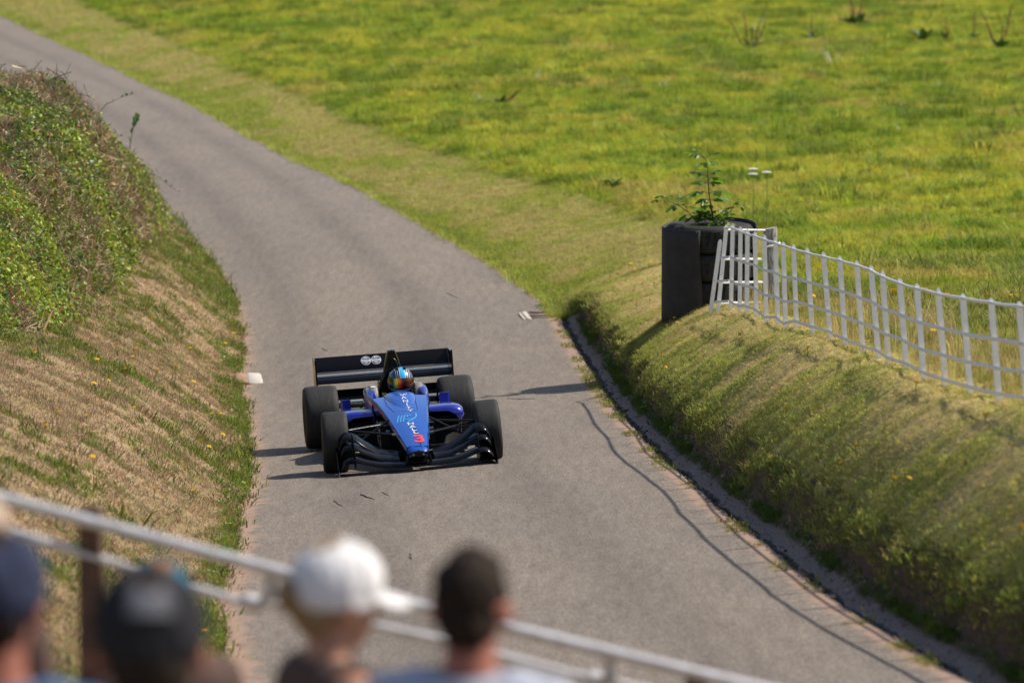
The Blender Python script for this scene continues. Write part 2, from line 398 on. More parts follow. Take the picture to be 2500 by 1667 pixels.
def ground_mat(name, cols, streak=(1, 1, 1), s1=1.1, s2=26):
    m = mat(name, cols[0], 1.0, spec=.1); N, L, b = nodes(m)
    a = noise_node(m, s1, 5, .65, sc=streak); f = noise_node(m, s2, 4, .75, sc=streak)
    r1 = ramp(m, a.outputs[0], [(.32, cols[0]), (.5, cols[1]), (.66, cols[2])])
    r2 = ramp(m, f.outputs[0], [(.3, (.45, .45, .45)), (.5, (1, 1, 1)), (.7, (1.5, 1.45, 1.35))])
    L.new(mixc(m, 1.0, r1.outputs[0], r2.outputs[0], 'MULTIPLY'), b.inputs['Base Color']); bump(m, f.outputs[0], .8, .03)
    return m
m_dry = ground_mat('dry_turf', [(.17, .14, .06), (.28, .20, .115), (.35, .25, .15)], (1, .8, 1), 1.3, 30)
m_bank = ground_mat('mown_turf', [(.27, .245, .065), (.41, .33, .125), (.49, .38, .165)], (1, .5, 1), 1.4, 30)
m_meadow = ground_mat('meadow_turf', [(.17, .215, .022), (.24, .265, .028), (.29, .27, .05)], (1, 1, 1), .6, 14)
lo = np.concatenate([[-.03, 0, .05], np.arange(.1, 1.4, .1), np.arange(1.5, 6.5, .25), [7, 8, 10, 13, 17, 24, 35, 55, 90, 150, 300]])
Yl = np.unique(np.round(np.concatenate([np.arange(-30, 18, 1.5), np.arange(18, 80, .2), np.arange(80, 120, 1), np.arange(120, 220, 4), np.arange(220, 800, 20)]), 3))
grid_obj('grass_bank', roadL(Yl)[:, None] - lo[None], Yl, m_dry, zf=left_z, kind='structure', label='dry mown grass bank rising left of the road')
ro = np.concatenate([np.arange(.46, 2.5, .085), np.arange(2.6, 8, .3), np.arange(8.5, 30, 1.2), [31, 35, 42, 55, 80, 120, 200, 320]])
Yb = Yl[Yl < 62.25]; Yb = np.append(Yb[Yb < 62], 62.2)
grid_obj('grass_bank', roadR(Yb)[:, None] + ro[None], Yb, m_bank, zf=right_z, kind='structure', label='steep mown grass bank under the white fence right of the road')
rv = np.concatenate([[-.03, 0, .06, .12], np.arange(.2, 2.5, .12), np.arange(2.6, 8, .3), np.arange(8.5, 34, 1.2), [35, 42, 55, 80, 120, 200, 320]])
Yv = np.unique(np.round(np.concatenate([[62.2], np.arange(62.4, 100, .3), np.arange(100, 220, 1.5), np.arange(220, 800, 20)]), 3))
grid_obj('meadow', roadR(Yv)[:, None] + rv[None], Yv, m_meadow, zf=right_z, kind='structure', label='bright green meadow spreading up behind the road and fence')
# ------------------------------------------------------------------ grass
rng = np.random.RandomState(7)
def lerp3(a, b, t): return np.asarray(a)[None] * (1 - t[:, None]) + np.asarray(b)[None] * t[:, None]
def jitter(C, rs, amt=.25):
    k = np.exp(rs.normal(0, amt, len(C)))[:, None]; h = 1 + rs.normal(0, amt * .35, C.shape); return np.clip(C * k * h, .004, .8)
def sample(n, x0f, x1f, y0, y1, dens, rs):
    """rejection sample with density function dens(Y)/m2 between two x curves"""
    ys = np.linspace(y0, y1, 400); w = np.maximum(x1f(ys) - x0f(ys), 0) * dens(ys); c = np.cumsum(w) * (y1 - y0) / 400
    tot = int(c[-1]); Y = np.interp(rs.rand(tot) * c[-1], c, ys); X = x0f(Y) + rs.rand(tot) * (x1f(Y) - x0f(Y)); return X, Y
def place(X, Y, sink=.0):
    Z = ground_z(X, Y) - sink; return np.stack([X, Y, Z], 1)
def tilt(X, Y, rs, amt=.75, extra=.15, comb=None):
    zx, zy = normals_xy(X, Y); rx = np.arctan(zy) * amt + rs.normal(0, extra, len(X)); ry = -np.arctan(zx) * amt + rs.normal(0, extra, len(X))
    return np.stack([rx, ry, rs.rand(len(X)) * 6.283], 1)
m_turf = leaf_mat('grass_blade', .45); m_long = leaf_mat('meadow_blade', .5)
P_short = [tuft_mesh('turf', m_turf, 9, .036, .045, .0045, .9, s) for s in range(4)]
P_mid = [tuft_mesh('tuft', m_long, 16, .16, .10, .010, .8, 20 + s) for s in range(5)]
P_tall = [tuft_mesh('stalks', m_long, 9, .45, .10, .006, .45, 40 + s) for s in range(3)]

# left bank: straw with green patches, greener towards the road edge
rs = np.random.RandomState(1)
X, Y = sample(0, lambda y: roadL(y) - 5.2, lambda y: roadL(y) + .02, 20, 82, lambda y: np.interp(y, [20, 60, 82], [900, 620, 300]), rs)
P = place(X, Y); k = in_view(X, Y, P[:, 2], .04, .02); X, Y, P = X[k], Y[k], P[k]
d = roadL(Y) - X
g = fbm(X * 1.1 + Y * .25, Y * .55, 61, 4); g2 = fbm(X * 5.0, Y * 3.5, 63, 2); far = sstep(52, 66, Y)
gr = sstep(.50, .65, g * .45 + g2 * .55 + .10 * far + .17 * np.exp(-d / .16) + .05 * sstep(1.6, 2.6, d) * (Y > 44) + .08 * (1 - sstep(21, 27, Y)))
C = lerp3((.385, .28, .16), (.27, .19, .105), vnoise(X * 3, Y * 3, 64)); C = lerp3((1, 1, 1), (1, 1, 1), gr) * C
G = lerp3((.115, .165, .03), (.19, .215, .03), vnoise(X * 4, Y * 4, 65))
C = C * (1 - gr[:, None]) + G * gr[:, None]
keep = rs.rand(len(X)) < (1 - .55 * sstep(.5, .62, fbm(X * 2.0, Y * 2.0, 66, 3)) * (1 - gr)) * np.where(d < .12, .65, 1)
X, Y, P, C, d, gr = X[keep], Y[keep], P[keep], C[keep], d[keep], gr[keep]
S = (np.exp(rs.normal(0, .42, len(X))) * (.85 + .5 * gr + .5 * np.exp(-d / .1)))[:, None] * np.array([[1, 1, .7]]) * .85
scatter('bank_grass', P, tilt(X, Y, rs), S, jitter(C, rs, .38), P_short, label='short sun-dried straw-coloured grass on the left bank', cat='grass', seed=1)
n = 2600; Yq = 22 + rs.rand(n) * 48; dq = rs.rand(n) ** .8 * 3.2 + .05; Xq = roadL(Yq) - dq; Pq = place(Xq, Yq); kq = in_view(Xq, Yq, Pq[:, 2], .04, .02) & (fbm(Xq * 1.5, Yq * 1.2, 67, 3) > .44); Xq, Yq, Pq = Xq[kq], Yq[kq], Pq[kq]
uq = rs.rand(len(Xq)); Cq = np.where((uq < .5)[:, None], lerp3((.11, .16, .035), (.20, .24, .05), rs.rand(len(Xq))), lerp3((.50, .37, .21), (.34, .24, .12), rs.rand(len(Xq))))
scatter('bank_weeds', Pq, tilt(Xq, Yq, rs, .6, .4), (np.exp(rs.normal(0, .4, len(Xq))) * .27)[:, None] * np.array([[1, 1, .75]]), jitter(Cq, rs, .3), P_mid, label='scattered weed tufts and dry stalks in the left bank', cat='weeds', seed=31)

# right bank: olive turf combed downhill
rs = np.random.RandomState(2)
X, Y = sample(0, lambda y: roadR(y) + .40, lambda y: T('FX', y) + .5, 22, 62, lambda y: np.interp(y, [20, 60], [2900, 1900]), rs)
P = place(X, Y); k = in_view(X, Y, P[:, 2], .04, .02); X, Y, P = X[k], Y[k], P[k]
d = X - roadR(Y); u = Y + .9 * d
g = fbm(u * 1.5, d * 1.2, 71, 4) * .6 + fbm(u * 8.0, d * 3.5, 72, 3) * .4
gr = np.clip(sstep(.45, .66, g + .16 * (1 - sstep(.5, 1.0, d)) + .07 * (1 - sstep(28, 40, Y)) - .05 * sstep(1.0, 1.6, d)), 0, 1)
C = lerp3((.56, .43, .18), (.46, .37, .14), vnoise(X * 5, Y * 5, 73)); G = lerp3((.26, .29, .05), (.38, .38, .075), vnoise(X * 3, Y * 3, 74))
C = C * (1 - gr[:, None]) + G * gr[:, None]
keep = rs.rand(len(X)) < (1 - .5 * sstep(.48, .66, fbm(u * 9, d * 1.6, 75, 2))) * (1 - .45 * sstep(.8, 1.3, d))
X, Y, P, C, d, gr = X[keep], Y[keep], P[keep], C[keep], d[keep], gr[keep]
S = (np.exp(rs.normal(0, .28, len(X))) * (.9 + .5 * gr + 1.0 * np.exp(-(d - .43) / .05)))[:, None] * np.array([[1, 1, .45]]) * .52
rt = tilt(X, Y, rs, .1, .22)
scatter('bank_grass', P, rt, S, jitter(C, rs), P_short, label='olive mown grass combed downhill on the right bank', cat='grass', seed=2)
n = 2400; Yq = 23 + rs.rand(n) * 38; dq = .42 + rs.rand(n) ** 1.5 * 1.5; Xq = roadR(Yq) + dq; Pq = place(Xq, Yq); kq = (Xq < T('FX', Yq) + .1) & (fbm(Xq * 1.8, Yq * 1.3, 76, 3) + .12 * (dq < .65) > .48); Xq, Yq, Pq = Xq[kq], Yq[kq], Pq[kq]
Cq = lerp3((.17, .21, .035), (.36, .33, .08), rs.rand(len(Xq)))
scatter('bank_weeds', Pq, tilt(Xq, Yq, rs, .4, .4), (np.exp(rs.normal(0, .4, len(Xq))) * .24)[:, None] * np.array([[1, 1, .7]]), jitter(Cq, rs, .3), P_mid, label='uneven longer grass tufts along the right bank and its lip', cat='weeds', seed=32)

# mown verge along the far right road edge, then meadow
rs = np.random.RandomState(3)
def verge_w(y): return np.interp(y, [60, 66, 72, 85, 100, 130, 160], [3.4, 3.3, 2.6, 2.1, 2.0, 2.3, 2.8]) + .35 * (fbm(np.asarray(y) * .5, 1.7, 81) - .5) * 2
X, Y = sample(0, lambda y: roadR(y) - .03, lambda y: roadR(y) + verge_w(y) + .3, 60.5, 170, lambda y: np.interp(y, [60, 75, 100, 170], [620, 420, 190, 70]), rs)
P = place(X, Y); k = in_view(X, Y, P[:, 2], .04, .02); X, Y, P = X[k], Y[k], P[k]
d = X - roadR(Y)
gr = np.clip(sstep(.33, .68, fbm(X * 1.3, Y * .6, 82, 4) + .40 * np.exp(-d / .30) - .11), 0, 1)
C = lerp3((.50, .41, .17), (.43, .38, .12), vnoise(X * 2, Y * 2, 83)); G = lerp3((.29, .33, .055), (.36, .38, .065), vnoise(X * 2, Y * 1, 84))
C = C * (1 - gr[:, None]) + G * gr[:, None]
S = (np.exp(rs.normal(0, .28, len(X))) * np.interp(Y, [60, 100, 170], [1.0, 1.5, 2.3]) * (.9 + 1.0 * np.exp(-d / .15)))[:, None] * np.ones((1, 3))
scatter('verge_grass', P, tilt(X, Y, rs), S, jitter(C, rs, .2), P_short, label='mown tan-green verge strip along the far right road edge', cat='grass', seed=3)

rs = np.random.RandomState(4)
X, Y = sample(0, lambda y: np.where(y < 60, T('FX', y) + .35, roadR(y) + verge_w(y)), lambda y: .165 * y + 1, 28, 185, lambda y: np.interp(y, [28, 60, 90, 130, 185], [190, 150, 95, 62, 42]), rs)
P = place(X, Y); k = in_view(X, Y, P[:, 2], .04, .015); X, Y, P = X[k], Y[k], P[k]
fd = X - np.where(Y < 60, T('FX', Y) + .35, roadR(Y) + verge_w(Y))
a = fbm(X * .16, Y * .11, 91, 4); bb = fbm(X * .8, Y * .55, 92, 3); c = fbm(X * .35, Y * .16, 93, 3)
C = lerp3((.275, .335, .03), (.44, .425, .045), sstep(.34, .66, a * .35 + bb * .65))
br = sstep(.56, .70, c * .6 + bb * .4) * .75; C = C * (1 - br[:, None]) + np.array([[.45, .36, .09]]) * br[:, None]
dk = sstep(.61, .70, fbm(X * 1.4, Y * 1.0, 94, 2)); C = C * (1 - .65 * dk[:, None]) + np.array([[.12, .2, .02]]) * .65 * dk[:, None]
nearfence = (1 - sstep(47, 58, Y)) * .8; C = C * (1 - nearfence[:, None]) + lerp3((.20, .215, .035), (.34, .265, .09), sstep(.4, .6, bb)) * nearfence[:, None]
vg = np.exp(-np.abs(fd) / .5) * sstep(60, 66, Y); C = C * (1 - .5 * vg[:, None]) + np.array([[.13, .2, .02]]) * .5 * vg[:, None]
S = (np.exp(rs.normal(0, .3, len(X))) * (.45 + .42 * bb + .45 * dk) * np.interp(Y, [30, 60, 150], [.7, .85, 1.3]) * np.interp(fd, [0, .6], [.55, 1]))[:, None] * np.ones((1, 3))
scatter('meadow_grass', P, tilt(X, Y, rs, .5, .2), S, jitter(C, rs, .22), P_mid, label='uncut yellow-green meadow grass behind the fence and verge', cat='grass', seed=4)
n = 2600; Yq = 60 + rs.rand(n) * 100; Xq = roadR(Yq) + verge_w(Yq) + .5 + rs.rand(n) * 28; Pq = place(Xq, Yq); kq = in_view(Xq, Yq, Pq[:, 2], .04, .02) & (fbm(Xq * .3, Yq * .2, 96, 3) > .5); Xq, Yq, Pq = Xq[kq], Yq[kq], Pq[kq]
uq = rs.rand(len(Xq)); Cq = np.where((uq < .6)[:, None], np.array([[.42, .30, .11]]), np.where((uq < .93)[:, None], np.array([[.10, .18, .03]]), np.array([[.75, .74, .66]])))
scatter('meadow_seedheads', Pq, tilt(Xq, Yq, rs, .2, .25), (np.exp(rs.normal(0, .35, len(Xq))) * .75)[:, None] * np.array([[1.3, 1.3, .6]]), jitter(Cq, rs, .25), P_tall, label='sparse brown seedheads and dark weeds dotted over the meadow', cat='weeds', seed=33)

# straw stalks standing behind the fence
rs = np.random.RandomState(5)
X, Y = sample(0, lambda y: T('FX', y) + .12, lambda y: T('FX', y) + 1.6, 28, 50, lambda y: np.interp(y, [28, 50], [26, 24]), rs)
kk = (fbm(X * .9, Y * .6, 95, 2) + .2 * np.exp(-(X - T('FX', Y)) / .4)) > .5; X, Y = X[kk], Y[kk]; P = place(X, Y)
C = lerp3((.46, .34, .15), (.30, .27, .07), rs.rand(len(X)))
S = (np.exp(rs.normal(-.25, .3, len(X))))[:, None] * np.ones((1, 3)) * .8
scatter('straw_stalks', P, tilt(X, Y, rs, .3, .15), S, jitter(C, rs, .15), P_tall, label='bleached tall grass stalks standing behind the white fence', cat='grass', seed=5)

# weeds in the ditch and along its lip
rs = np.random.RandomState(6)
n = 9000; Y = rs.rand(n) * 38 + 23.5; wl = rs.rand(n)
cl = fbm(Y * 1.5, 2.2, 97, 3)
lip = (wl < .16) & (cl > .52); soil = (wl >= .16)
d = np.where(lip, rs.normal(-.02, .05, n), .29 + np.abs(rs.normal(0, .08, n)))
d = np.minimum(d, .47); kk = (lip | (soil & (rs.rand(n) < .2 + .8 * (fbm(Y * .9, 6.6, 98, 2) > .48)))) & (d > -.12)
Y, d, lip = Y[kk], d[kk], lip[kk]; X = roadR(Y) + d; P = place(X, Y)
C = np.where(lip[:, None], lerp3((.20, .20, .04), (.25, .27, .03), rs.rand(len(Y))), lerp3((.075, .11, .02), (.14, .19, .03), rs.rand(len(Y))))
S = (np.exp(rs.normal(0, .35, len(Y))) * np.where(lip, .32, .34))[:, None] * np.array([[1, 1, .6]])
scatter('ditch_weeds', P, tilt(X, Y, rs, .3, .3), S, jitter(C, rs, .25), P_mid, label='small green weeds sprouting along the ditch and its lip', cat='weeds', seed=6)
# green fringe where the left bank meets the road
rs = np.random.RandomState(8)
n = 5200; Y = rs.rand(n) * 52 + 22; d = np.abs(rs.normal(.04, .09, n)); kk = fbm(Y * .8, 3.1, 99, 3) + .1 * rs.rand(n) > np.interp(Y, [22, 36, 50, 75], [.44, .42, .52, .62]); Y, d = Y[kk], d[kk]
X = roadL(Y) - d + .02; P = place(X, Y)
C = lerp3((.13, .19, .025), (.22, .25, .03), rs.rand(len(Y))); S = (np.exp(rs.normal(0, .3, len(Y))) * .30)[:, None] * np.array([[1, 1, .62]])
scatter('edge_grass', P, tilt(X, Y, rs, .4, .3), S, jitter(C, rs, .25), P_mid, label='green grass fringe where the left bank meets the asphalt', cat='grass', seed=8)
# ------------------------------------------------------------------ hedge on the left bank
HY = [40, 44, 45.5, 48.5, 52, 56, 60.5, 62.5, 64.5, 66, 67.5, 69.5, 71, 72.5, 74, 75.5]
HFOOT = [-5.4, -5.25, -5.22, -5.22, -5.42, -5.36, -5.58, -5.70, -5.74, -5.76, -5.77, -5.80, -5.90, -6.0, -6.1, -6.3]      # x of the hedge foot facing the road
HTOP = [1.85, 1.9, 1.9, 1.95, 2.2, 2.6, 2.85, 2.52, 2.22, 1.97, 1.72, 1.4, 1.15, .8, .45, -.1]                   # absolute height of its crown
def hedge_z(X, Y):
    g = left_z(X, Y); f = np.interp(Y, HY, HFOOT) + .35 * (fbm(Y * .9, 5.5, 111, 3) - .5) * 2 * .5
    d = f - X; top = np.interp(Y, HY, HTOP) + .3 * (fbm(X * .8, Y * .8, 112, 3) - .5)
    h = np.maximum(top - g, 0)
    prof = np.where(d < 0, 0, (1 - np.exp(-np.maximum(d, 0) / .42))) * sstep(40, 43, Y) * (1 - sstep(74.2, 75.6, Y))
    prof = prof * (1 - .9 * sstep(2.6, 3.8, d))
    z = g + h * prof + (.22 * (fbm(X * 1.7, Y * 1.7, 113, 3) - .5) + .10 * (fbm(X * 5, Y * 5, 114, 2) - .5)) * sstep(0, .35, d)
    return np.where(d < -.02, g - .12, z), d
hedge = empty('hedge', (-6.3, 60, .5), label='tall flail-cut bramble hedge on the left bank beside the bend', cat='hedge')
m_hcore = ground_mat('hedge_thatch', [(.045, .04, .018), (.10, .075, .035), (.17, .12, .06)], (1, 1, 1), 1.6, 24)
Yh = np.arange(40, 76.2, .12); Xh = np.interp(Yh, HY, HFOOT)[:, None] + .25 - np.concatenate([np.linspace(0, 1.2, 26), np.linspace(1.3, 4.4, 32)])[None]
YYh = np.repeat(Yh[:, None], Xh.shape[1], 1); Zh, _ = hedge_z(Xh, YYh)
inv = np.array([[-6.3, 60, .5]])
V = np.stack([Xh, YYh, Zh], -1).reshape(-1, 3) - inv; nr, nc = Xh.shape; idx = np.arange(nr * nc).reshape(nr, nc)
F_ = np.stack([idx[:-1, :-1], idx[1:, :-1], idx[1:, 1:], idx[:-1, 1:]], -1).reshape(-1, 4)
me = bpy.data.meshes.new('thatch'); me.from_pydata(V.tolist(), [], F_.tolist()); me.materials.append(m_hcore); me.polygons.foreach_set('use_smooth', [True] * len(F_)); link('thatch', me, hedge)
m_leaf = leaf_mat('hedge_leaf', .3, rough=.45)
def leafcluster(name, n, size, spread, seed, mt):
    r = random.Random(seed); mb = MB()
    for i in range(n):
        c = Vector((r.gauss(0, spread), r.gauss(0, spread), r.gauss(0, spread * .6)))
        q = Euler((r.uniform(-1.1, 1.1), r.uniform(-1.1, 1.1), r.uniform(0, 6.28))).to_matrix(); s = size * r.uniform(.6, 1.25)
        pts = [(0, -.5, 0), (.34, -.22, .05), (.36, .12, .06), (0, .55, -.04), (-.36, .12, .06), (-.34, -.22, .05)]
        mb.add([q @ (Vector(p) * s) + c for p in pts], [(0, 1, 2, 3), (0, 3, 4, 5)])
    me = bpy.data.meshes.new(name); me.from_pydata(mb.v, [], mb.f); me.materials.append(mt); me.update(); return me
def twigs(name, n, length, seed, mt):
    r = random.Random(seed); mb = MB()
    for i in range(n):
        p = Vector((r.gauss(0, .05), r.gauss(0, .05), r.gauss(0, .03))); d = Vector((r.uniform(-1, 1), r.uniform(-1, 1), r.uniform(-.2, 1.1))).normalized() * length * r.uniform(.5, 1.1)
        s = d.orthogonal().normalized() * .004
        mb.add([p - s, p + s, p + d + s * .5, p + d - s * .5], [(0, 1, 2, 3)])
    me = bpy.data.meshes.new(name); me.from_pydata(mb.v, [], mb.f); me.materials.append(mt); me.update(); return me
rs = np.random.RandomState(11)
n = 110000; Y = 42 + rs.rand(n) ** .85 * 33.8; dd_ = rs.rand(n) ** 1.35 * 3.4; X = np.interp(Y, HY, HFOOT) + .12 - dd_
Z, dh = hedge_z(X, Y); k = (dh > -.05) & in_view(X, Y, Z, .06, .03); X, Y, Z, dh = X[k], Y[k], Z[k], dh[k]
topf = sstep(.55, 1.5, dh) * sstep(53, 60, Y)                       # flail-cut crown is browner
g = fbm(X * 1.3 + Z, Y * 1.0, 121, 4); g2 = fbm(X * 4, Y * 4 + Z * 3, 122, 2)
kinds = np.clip(g * .6 + g2 * .4 - .17 * topf + rs.normal(0, .05, len(X)), 0, 1)
leafk = kinds > .45
X1, Y1, Z1 = X[leafk], Y[leafk], Z[leafk] + np.abs(rs.normal(0, .05, leafk.sum()))
C = lerp3((.08, .135, .022), (.29, .345, .042), sstep(.45, .66, kinds[leafk])); yl = rs.rand(len(X1)); C = np.where((yl < .09)[:, None], np.array([[.30, .26, .05]]), C); C = np.where((yl > .975)[:, None], np.array([[.36, .13, .04]]), C); C = np.where(((yl > .9) & (yl < .93))[:, None], np.array([[.20, .26, .16]]), C)
P_leaf = [leafcluster('leaf_spray', 7, .041, .055, 70 + s, m_leaf) for s in range(4)]
rot = np.stack([rs.normal(0, .4, len(X1)), rs.normal(.35, .4, len(X1)), rs.rand(len(X1)) * 6.28], 1)
scatter('leaves', np.stack([X1, Y1, Z1], 1) - inv, rot, np.minimum(np.exp(rs.normal(0, .28, len(X1))), 1.5)[:, None] * np.ones((1, 3)), jitter(C, rs, .3), P_leaf, parent=hedge, seed=11)
X2, Y2, Z2 = X[~leafk], Y[~leafk], Z[~leafk]
m_twig = leaf_mat('hedge_twig', .1, rough=.8)
P_twig = [twigs('twig_spray', 9, .13, 90 + s, m_twig) for s in range(3)]
C = lerp3((.42, .31, .17), (.20, .14, .075), rs.rand(len(X2))); yl = rs.rand(len(X2)); C = np.where((yl < .12)[:, None], np.array([[.5, .42, .3]]), C)
rot = np.stack([rs.normal(0, .5, len(X2)), rs.normal(.2, .5, len(X2)), rs.rand(len(X2)) * 6.28], 1)
scatter('cut_twigs', np.stack([X2, Y2, Z2], 1) - inv, rot, np.exp(rs.normal(0, .3, len(X2)))[:, None] * np.ones((1, 3)), jitter(C, rs, .3), P_twig, parent=hedge, seed=12)
m_bark = mat('shoot_bark', (.10, .06, .035), .8); m_gl = leaf_mat('shoot_leaf', .25, fixed=((.05, .12, .03), (.12, .2, .04)))
def leaf_shape(mb, c, q, s, wide=.5):
    pts = [(0, 0, 0), (wide * .7, .28, .06), (wide * .75, .6, .05), (0, 1, -.08), (-wide * .75, .6, .05), (-wide * .7, .28, .06)]
    mb.add([q @ (Vector(p) * s) + c for p in pts], [(0, 1, 2, 3), (0, 3, 4, 5)])
def shoot(name, path, leaves, r0=.010):
    mb = MB(); mb.tube(path, [r0 * (1 - .7 * i / (len(path) - 1)) for i in range(len(path))], 6)
    so = mb.build(name, m_bark, hedge, 60)
    for (t, ax, s) in leaves:
        i = min(int(t * (len(path) - 1)), len(path) - 2); f = t * (len(path) - 1) - i; c = Vector(path[i]).lerp(Vector(path[i + 1]), f)
        lb = MB(); leaf_shape(lb, c, Euler(ax).to_matrix(), s); lb.build('leaf', m_gl, so)
h0 = Vector((6.3, -60, -.5))
def rel(p): return tuple(Vector(p) + h0)
shoot('shoot', [rel(p) for p in [(-6.62, 66.5, 1.65), (-6.52, 66.5, 1.95), (-6.34, 66.6, 2.18), (-6.10, 66.7, 2.29), (-5.95, 66.8, 2.33)]], [(.5, (.9, .4, .3), .06), (.62, (1.0, -.5, 2.2), .07), (.75, (.8, .2, 4.0), .07), (.85, (1.1, .3, 1.0), .08), (.95, (.9, -.3, 5.0), .08), (1, (.5, .2, 3.6), .07), (.9, (.8, .6, 2.8), .06)])
shoot('shoot', [rel(p) for p in [(-6.30, 70, 1.05), (-6.27, 70, 1.35), (-6.22, 70, 1.6), (-6.13, 70, 1.76)]], [(.35, (1.3, 0, 1.3), .13), (.55, (1.35, .2, 4.2), .13), (.7, (1.3, .1, 5.6), .14), (.85, (1.3, 0, .3), .15), (1, (1.2, .2, 2.6), .12)], .012)
shoot('shoot', [rel(p) for p in [(-6.15, 71.8, .55), (-6.02, 71.7, .72), (-5.86, 71.6, .62), (-5.70, 71.5, .50), (-5.6, 71.5, .44)]], [(.4, (1, .4, .6), .06), (.55, (1.2, -.5, 3.2), .06), (.7, (.8, .2, 5.0), .06), (.85, (1.1, .3, 1.5), .06), (1, (.9, -.3, 4.5), .05)], .006)
# ------------------------------------------------------------------ racing car
m_blue = mat('blue_paint', (.010, .09, .42), .32, metal=.0, spec=.35, coat=.5, coat_rough=.06)
N, L, b = nodes(m_blue)
fl = noise_node(m_blue, 9, 3, .5); L.new(ramp(m_blue, fl.outputs[0], [(.3, (.006, .065, .33)), (.7, (.008, .080, .40))]).outputs[0], b.inputs['Base Color'])
m_blue2 = mat('deep_blue_paint', (.010, .018, .30), .28, metal=.3, coat=1.0, coat_rough=.05)
m_black = mat('black_gloss', (.005, .005, .006), .15, spec=.2, coat=.0)
m_carbon = mat('black_carbon', (.006, .006, .007), .42, spec=.22)
N, L, b = nodes(m_carbon); tcn = noise_node(m_carbon, 30, 4, .6)
rr = ramp(m_carbon, tcn.outputs[0], [(.35, (.26, .26, .26)), (.65, (.42, .42, .42))]); L.new(rr.outputs[0], b.inputs['Roughness'])
m_flat = mat('matt_black', (.008, .008, .008), .8, spec=.2)
m_tyre = mat('tyre_rubber', (.03, .029, .028), .72, spec=.35)
N, L, b = nodes(m_tyre)
tn = noise_node(m_tyre, 16, 5, .7, sc=(6, .6, .6)); L.new(ramp(m_tyre, tn.outputs[0], [(.3, (.010, .0098, .0095)), (.5, (.018, .0175, .017)), (.74, (.042, .040, .038))]).outputs[0], b.inputs['Base Color']); bump(m_tyre, tn.outputs[0], .2, .003)
m_rim = mat('bronze_rim', (.10, .075, .035), .4, metal=.8)
m_grey = mat('headrest_grey', (.20, .19, .175), .55); speckle(m_grey, (.17, .165, .155), (.25, .235, .21), 18, .35, .65)
m_steel = mat('grey_steel', (.22, .22, .22), .35, metal=.9)
m_white = mat('white_vinyl', (.72, .73, .74), .5); m_red = mat('red_vinyl', (.75, .05, .06), .5); m_cyan = mat('cyan_vinyl', (.08, .50, .75), .5); m_navy = mat('navy_vinyl', (.015, .03, .065), .5); m_yel = mat('yellow_vinyl', (.6, .45, .03), .5)

yv = Vector((-.315, 3.0, -.165)).normalized(); zn = Vector((-.066, 0, 1)); zn = (zn - yv * zn.dot(yv)).normalized(); xv = yv.cross(zn)
CARM = Matrix.Translation(Vector((-1.122, 43.14, -.092)) + zn * .004) @ Matrix((xv, yv, zn)).transposed().to_4x4()
car = empty('racing_car', label='blue open-wheel single-seater racing car with red number 3 on its nose', cat='race car', mat=CARM)
WB = 1.45
def sym(f):
    for s in (-1, 1): f(s)
# --- wheels
def tyre_prof(r, w):
    h = w / 2; sh = .05
    return [(-h * .86, r * .60), (-h * .97, r * .70), (-h, r * .82), (-h * .97, r * .92), (-h * .86, r * .975), (-h * .66, r * .995), (-h * .3, r), (h * .3, r), (h * .66, r * .995), (h * .86, r * .975), (h * .97, r * .92), (h, r * .82), (h * .97, r * .70), (h * .86, r * .60)]
def wheel(x, y, r, w, steer=0, camber=0):
    e = bpy.data.objects.new('wheel', None); COL.objects.link(e); e.parent = car; e.empty_display_size = .1
    e.location = (x, y, r - .004); e.rotation_euler = (0, camber, steer)
    MB().lathe(tyre_prof(r, w), 64).build('tyre', m_tyre, e, 50)
    s = 1 if x > 0 else -1; mb = MB()
    h = w / 2 * .88
    mb.lathe([(-h, r * .60), (-h, r * .57), (-h * .8, r * .54), (h * .8, r * .54), (h, r * .57), (h, r * .60)], 40)
    for k in range(6):
        a = k * math.pi / 3; q = Matrix.Rotation(a, 3, 'X')
        mb.box(q @ Vector((s * h * .45, 0, r * .31)), (.03, .05, r * .48), 0, q, .8)
    mb.lathe([(s * h * .35, .0), (s * h * .75, .02), (s * h * .75, .05), (s * h * .3, .07)], 20)
    mb.build('rim', m_rim, e, 40)
    MB().lathe([(-s * .02, .02), (-s * .02, r * .48), (s * .0, r * .48), (s * .0, .02)], 32).build('brake_disc', m_flat, e, 40)
FR, FW, RR, RW = .30, .255, .33, .36
for s in (-1, 1):
    wheel(s * .755, -WB, FR, FW, R_(-2.0), R_(-1.5 * s)); wheel(s * .715, WB, RR, RW, 0, R_(-.8 * s))
# --- nose and upper chassis: blue top, black flanks
ST = [(-2.20, .086, .198, .160, .070), (-2.17, .100, .222, .164, .082), (-2.06, .114, .252, .160, .095), (-1.80, .140, .318, .15, .11), (-1.45, .178, .405, .165, .135), (-1.1, .210, .480, .15, .165), (-.80, .235, .532, .12, .20), (-.50, .262, .575, .10, .235), (-.22, .288, .600, .10, .265)]
def nose_top(y, x=0):
    ys = [s[0] for s in ST]; zt = float(np.interp(y, ys, [s[2] for s in ST])); wt = float(np.interp(y, ys, [s[1] for s in ST]))
    return zt + .014 * max(0, 1 - (x / wt) ** 2)
rings = []
for (y, wt, zt, zb, wb) in ST:
    e = .012
    rings.append([(-wb, y, zb), (-wt * .99, y, zt - .05), (-wt, y, zt - .022), (-wt + e, y, zt - .002), (-wt * .5, y, zt + .0105), (0, y, zt + .014), (wt * .5, y, zt + .0105), (wt - e, y, zt - .002), (wt, y, zt - .022), (wt * .99, y, zt - .05), (wb, y, zb)])
MB().loft(rings, 0, True, True, mcol=[1, 0, 0, 0, 0, 0, 0, 0, 0, 1, 1]).build('nose_cone', [m_blue, m_black], car, 35)
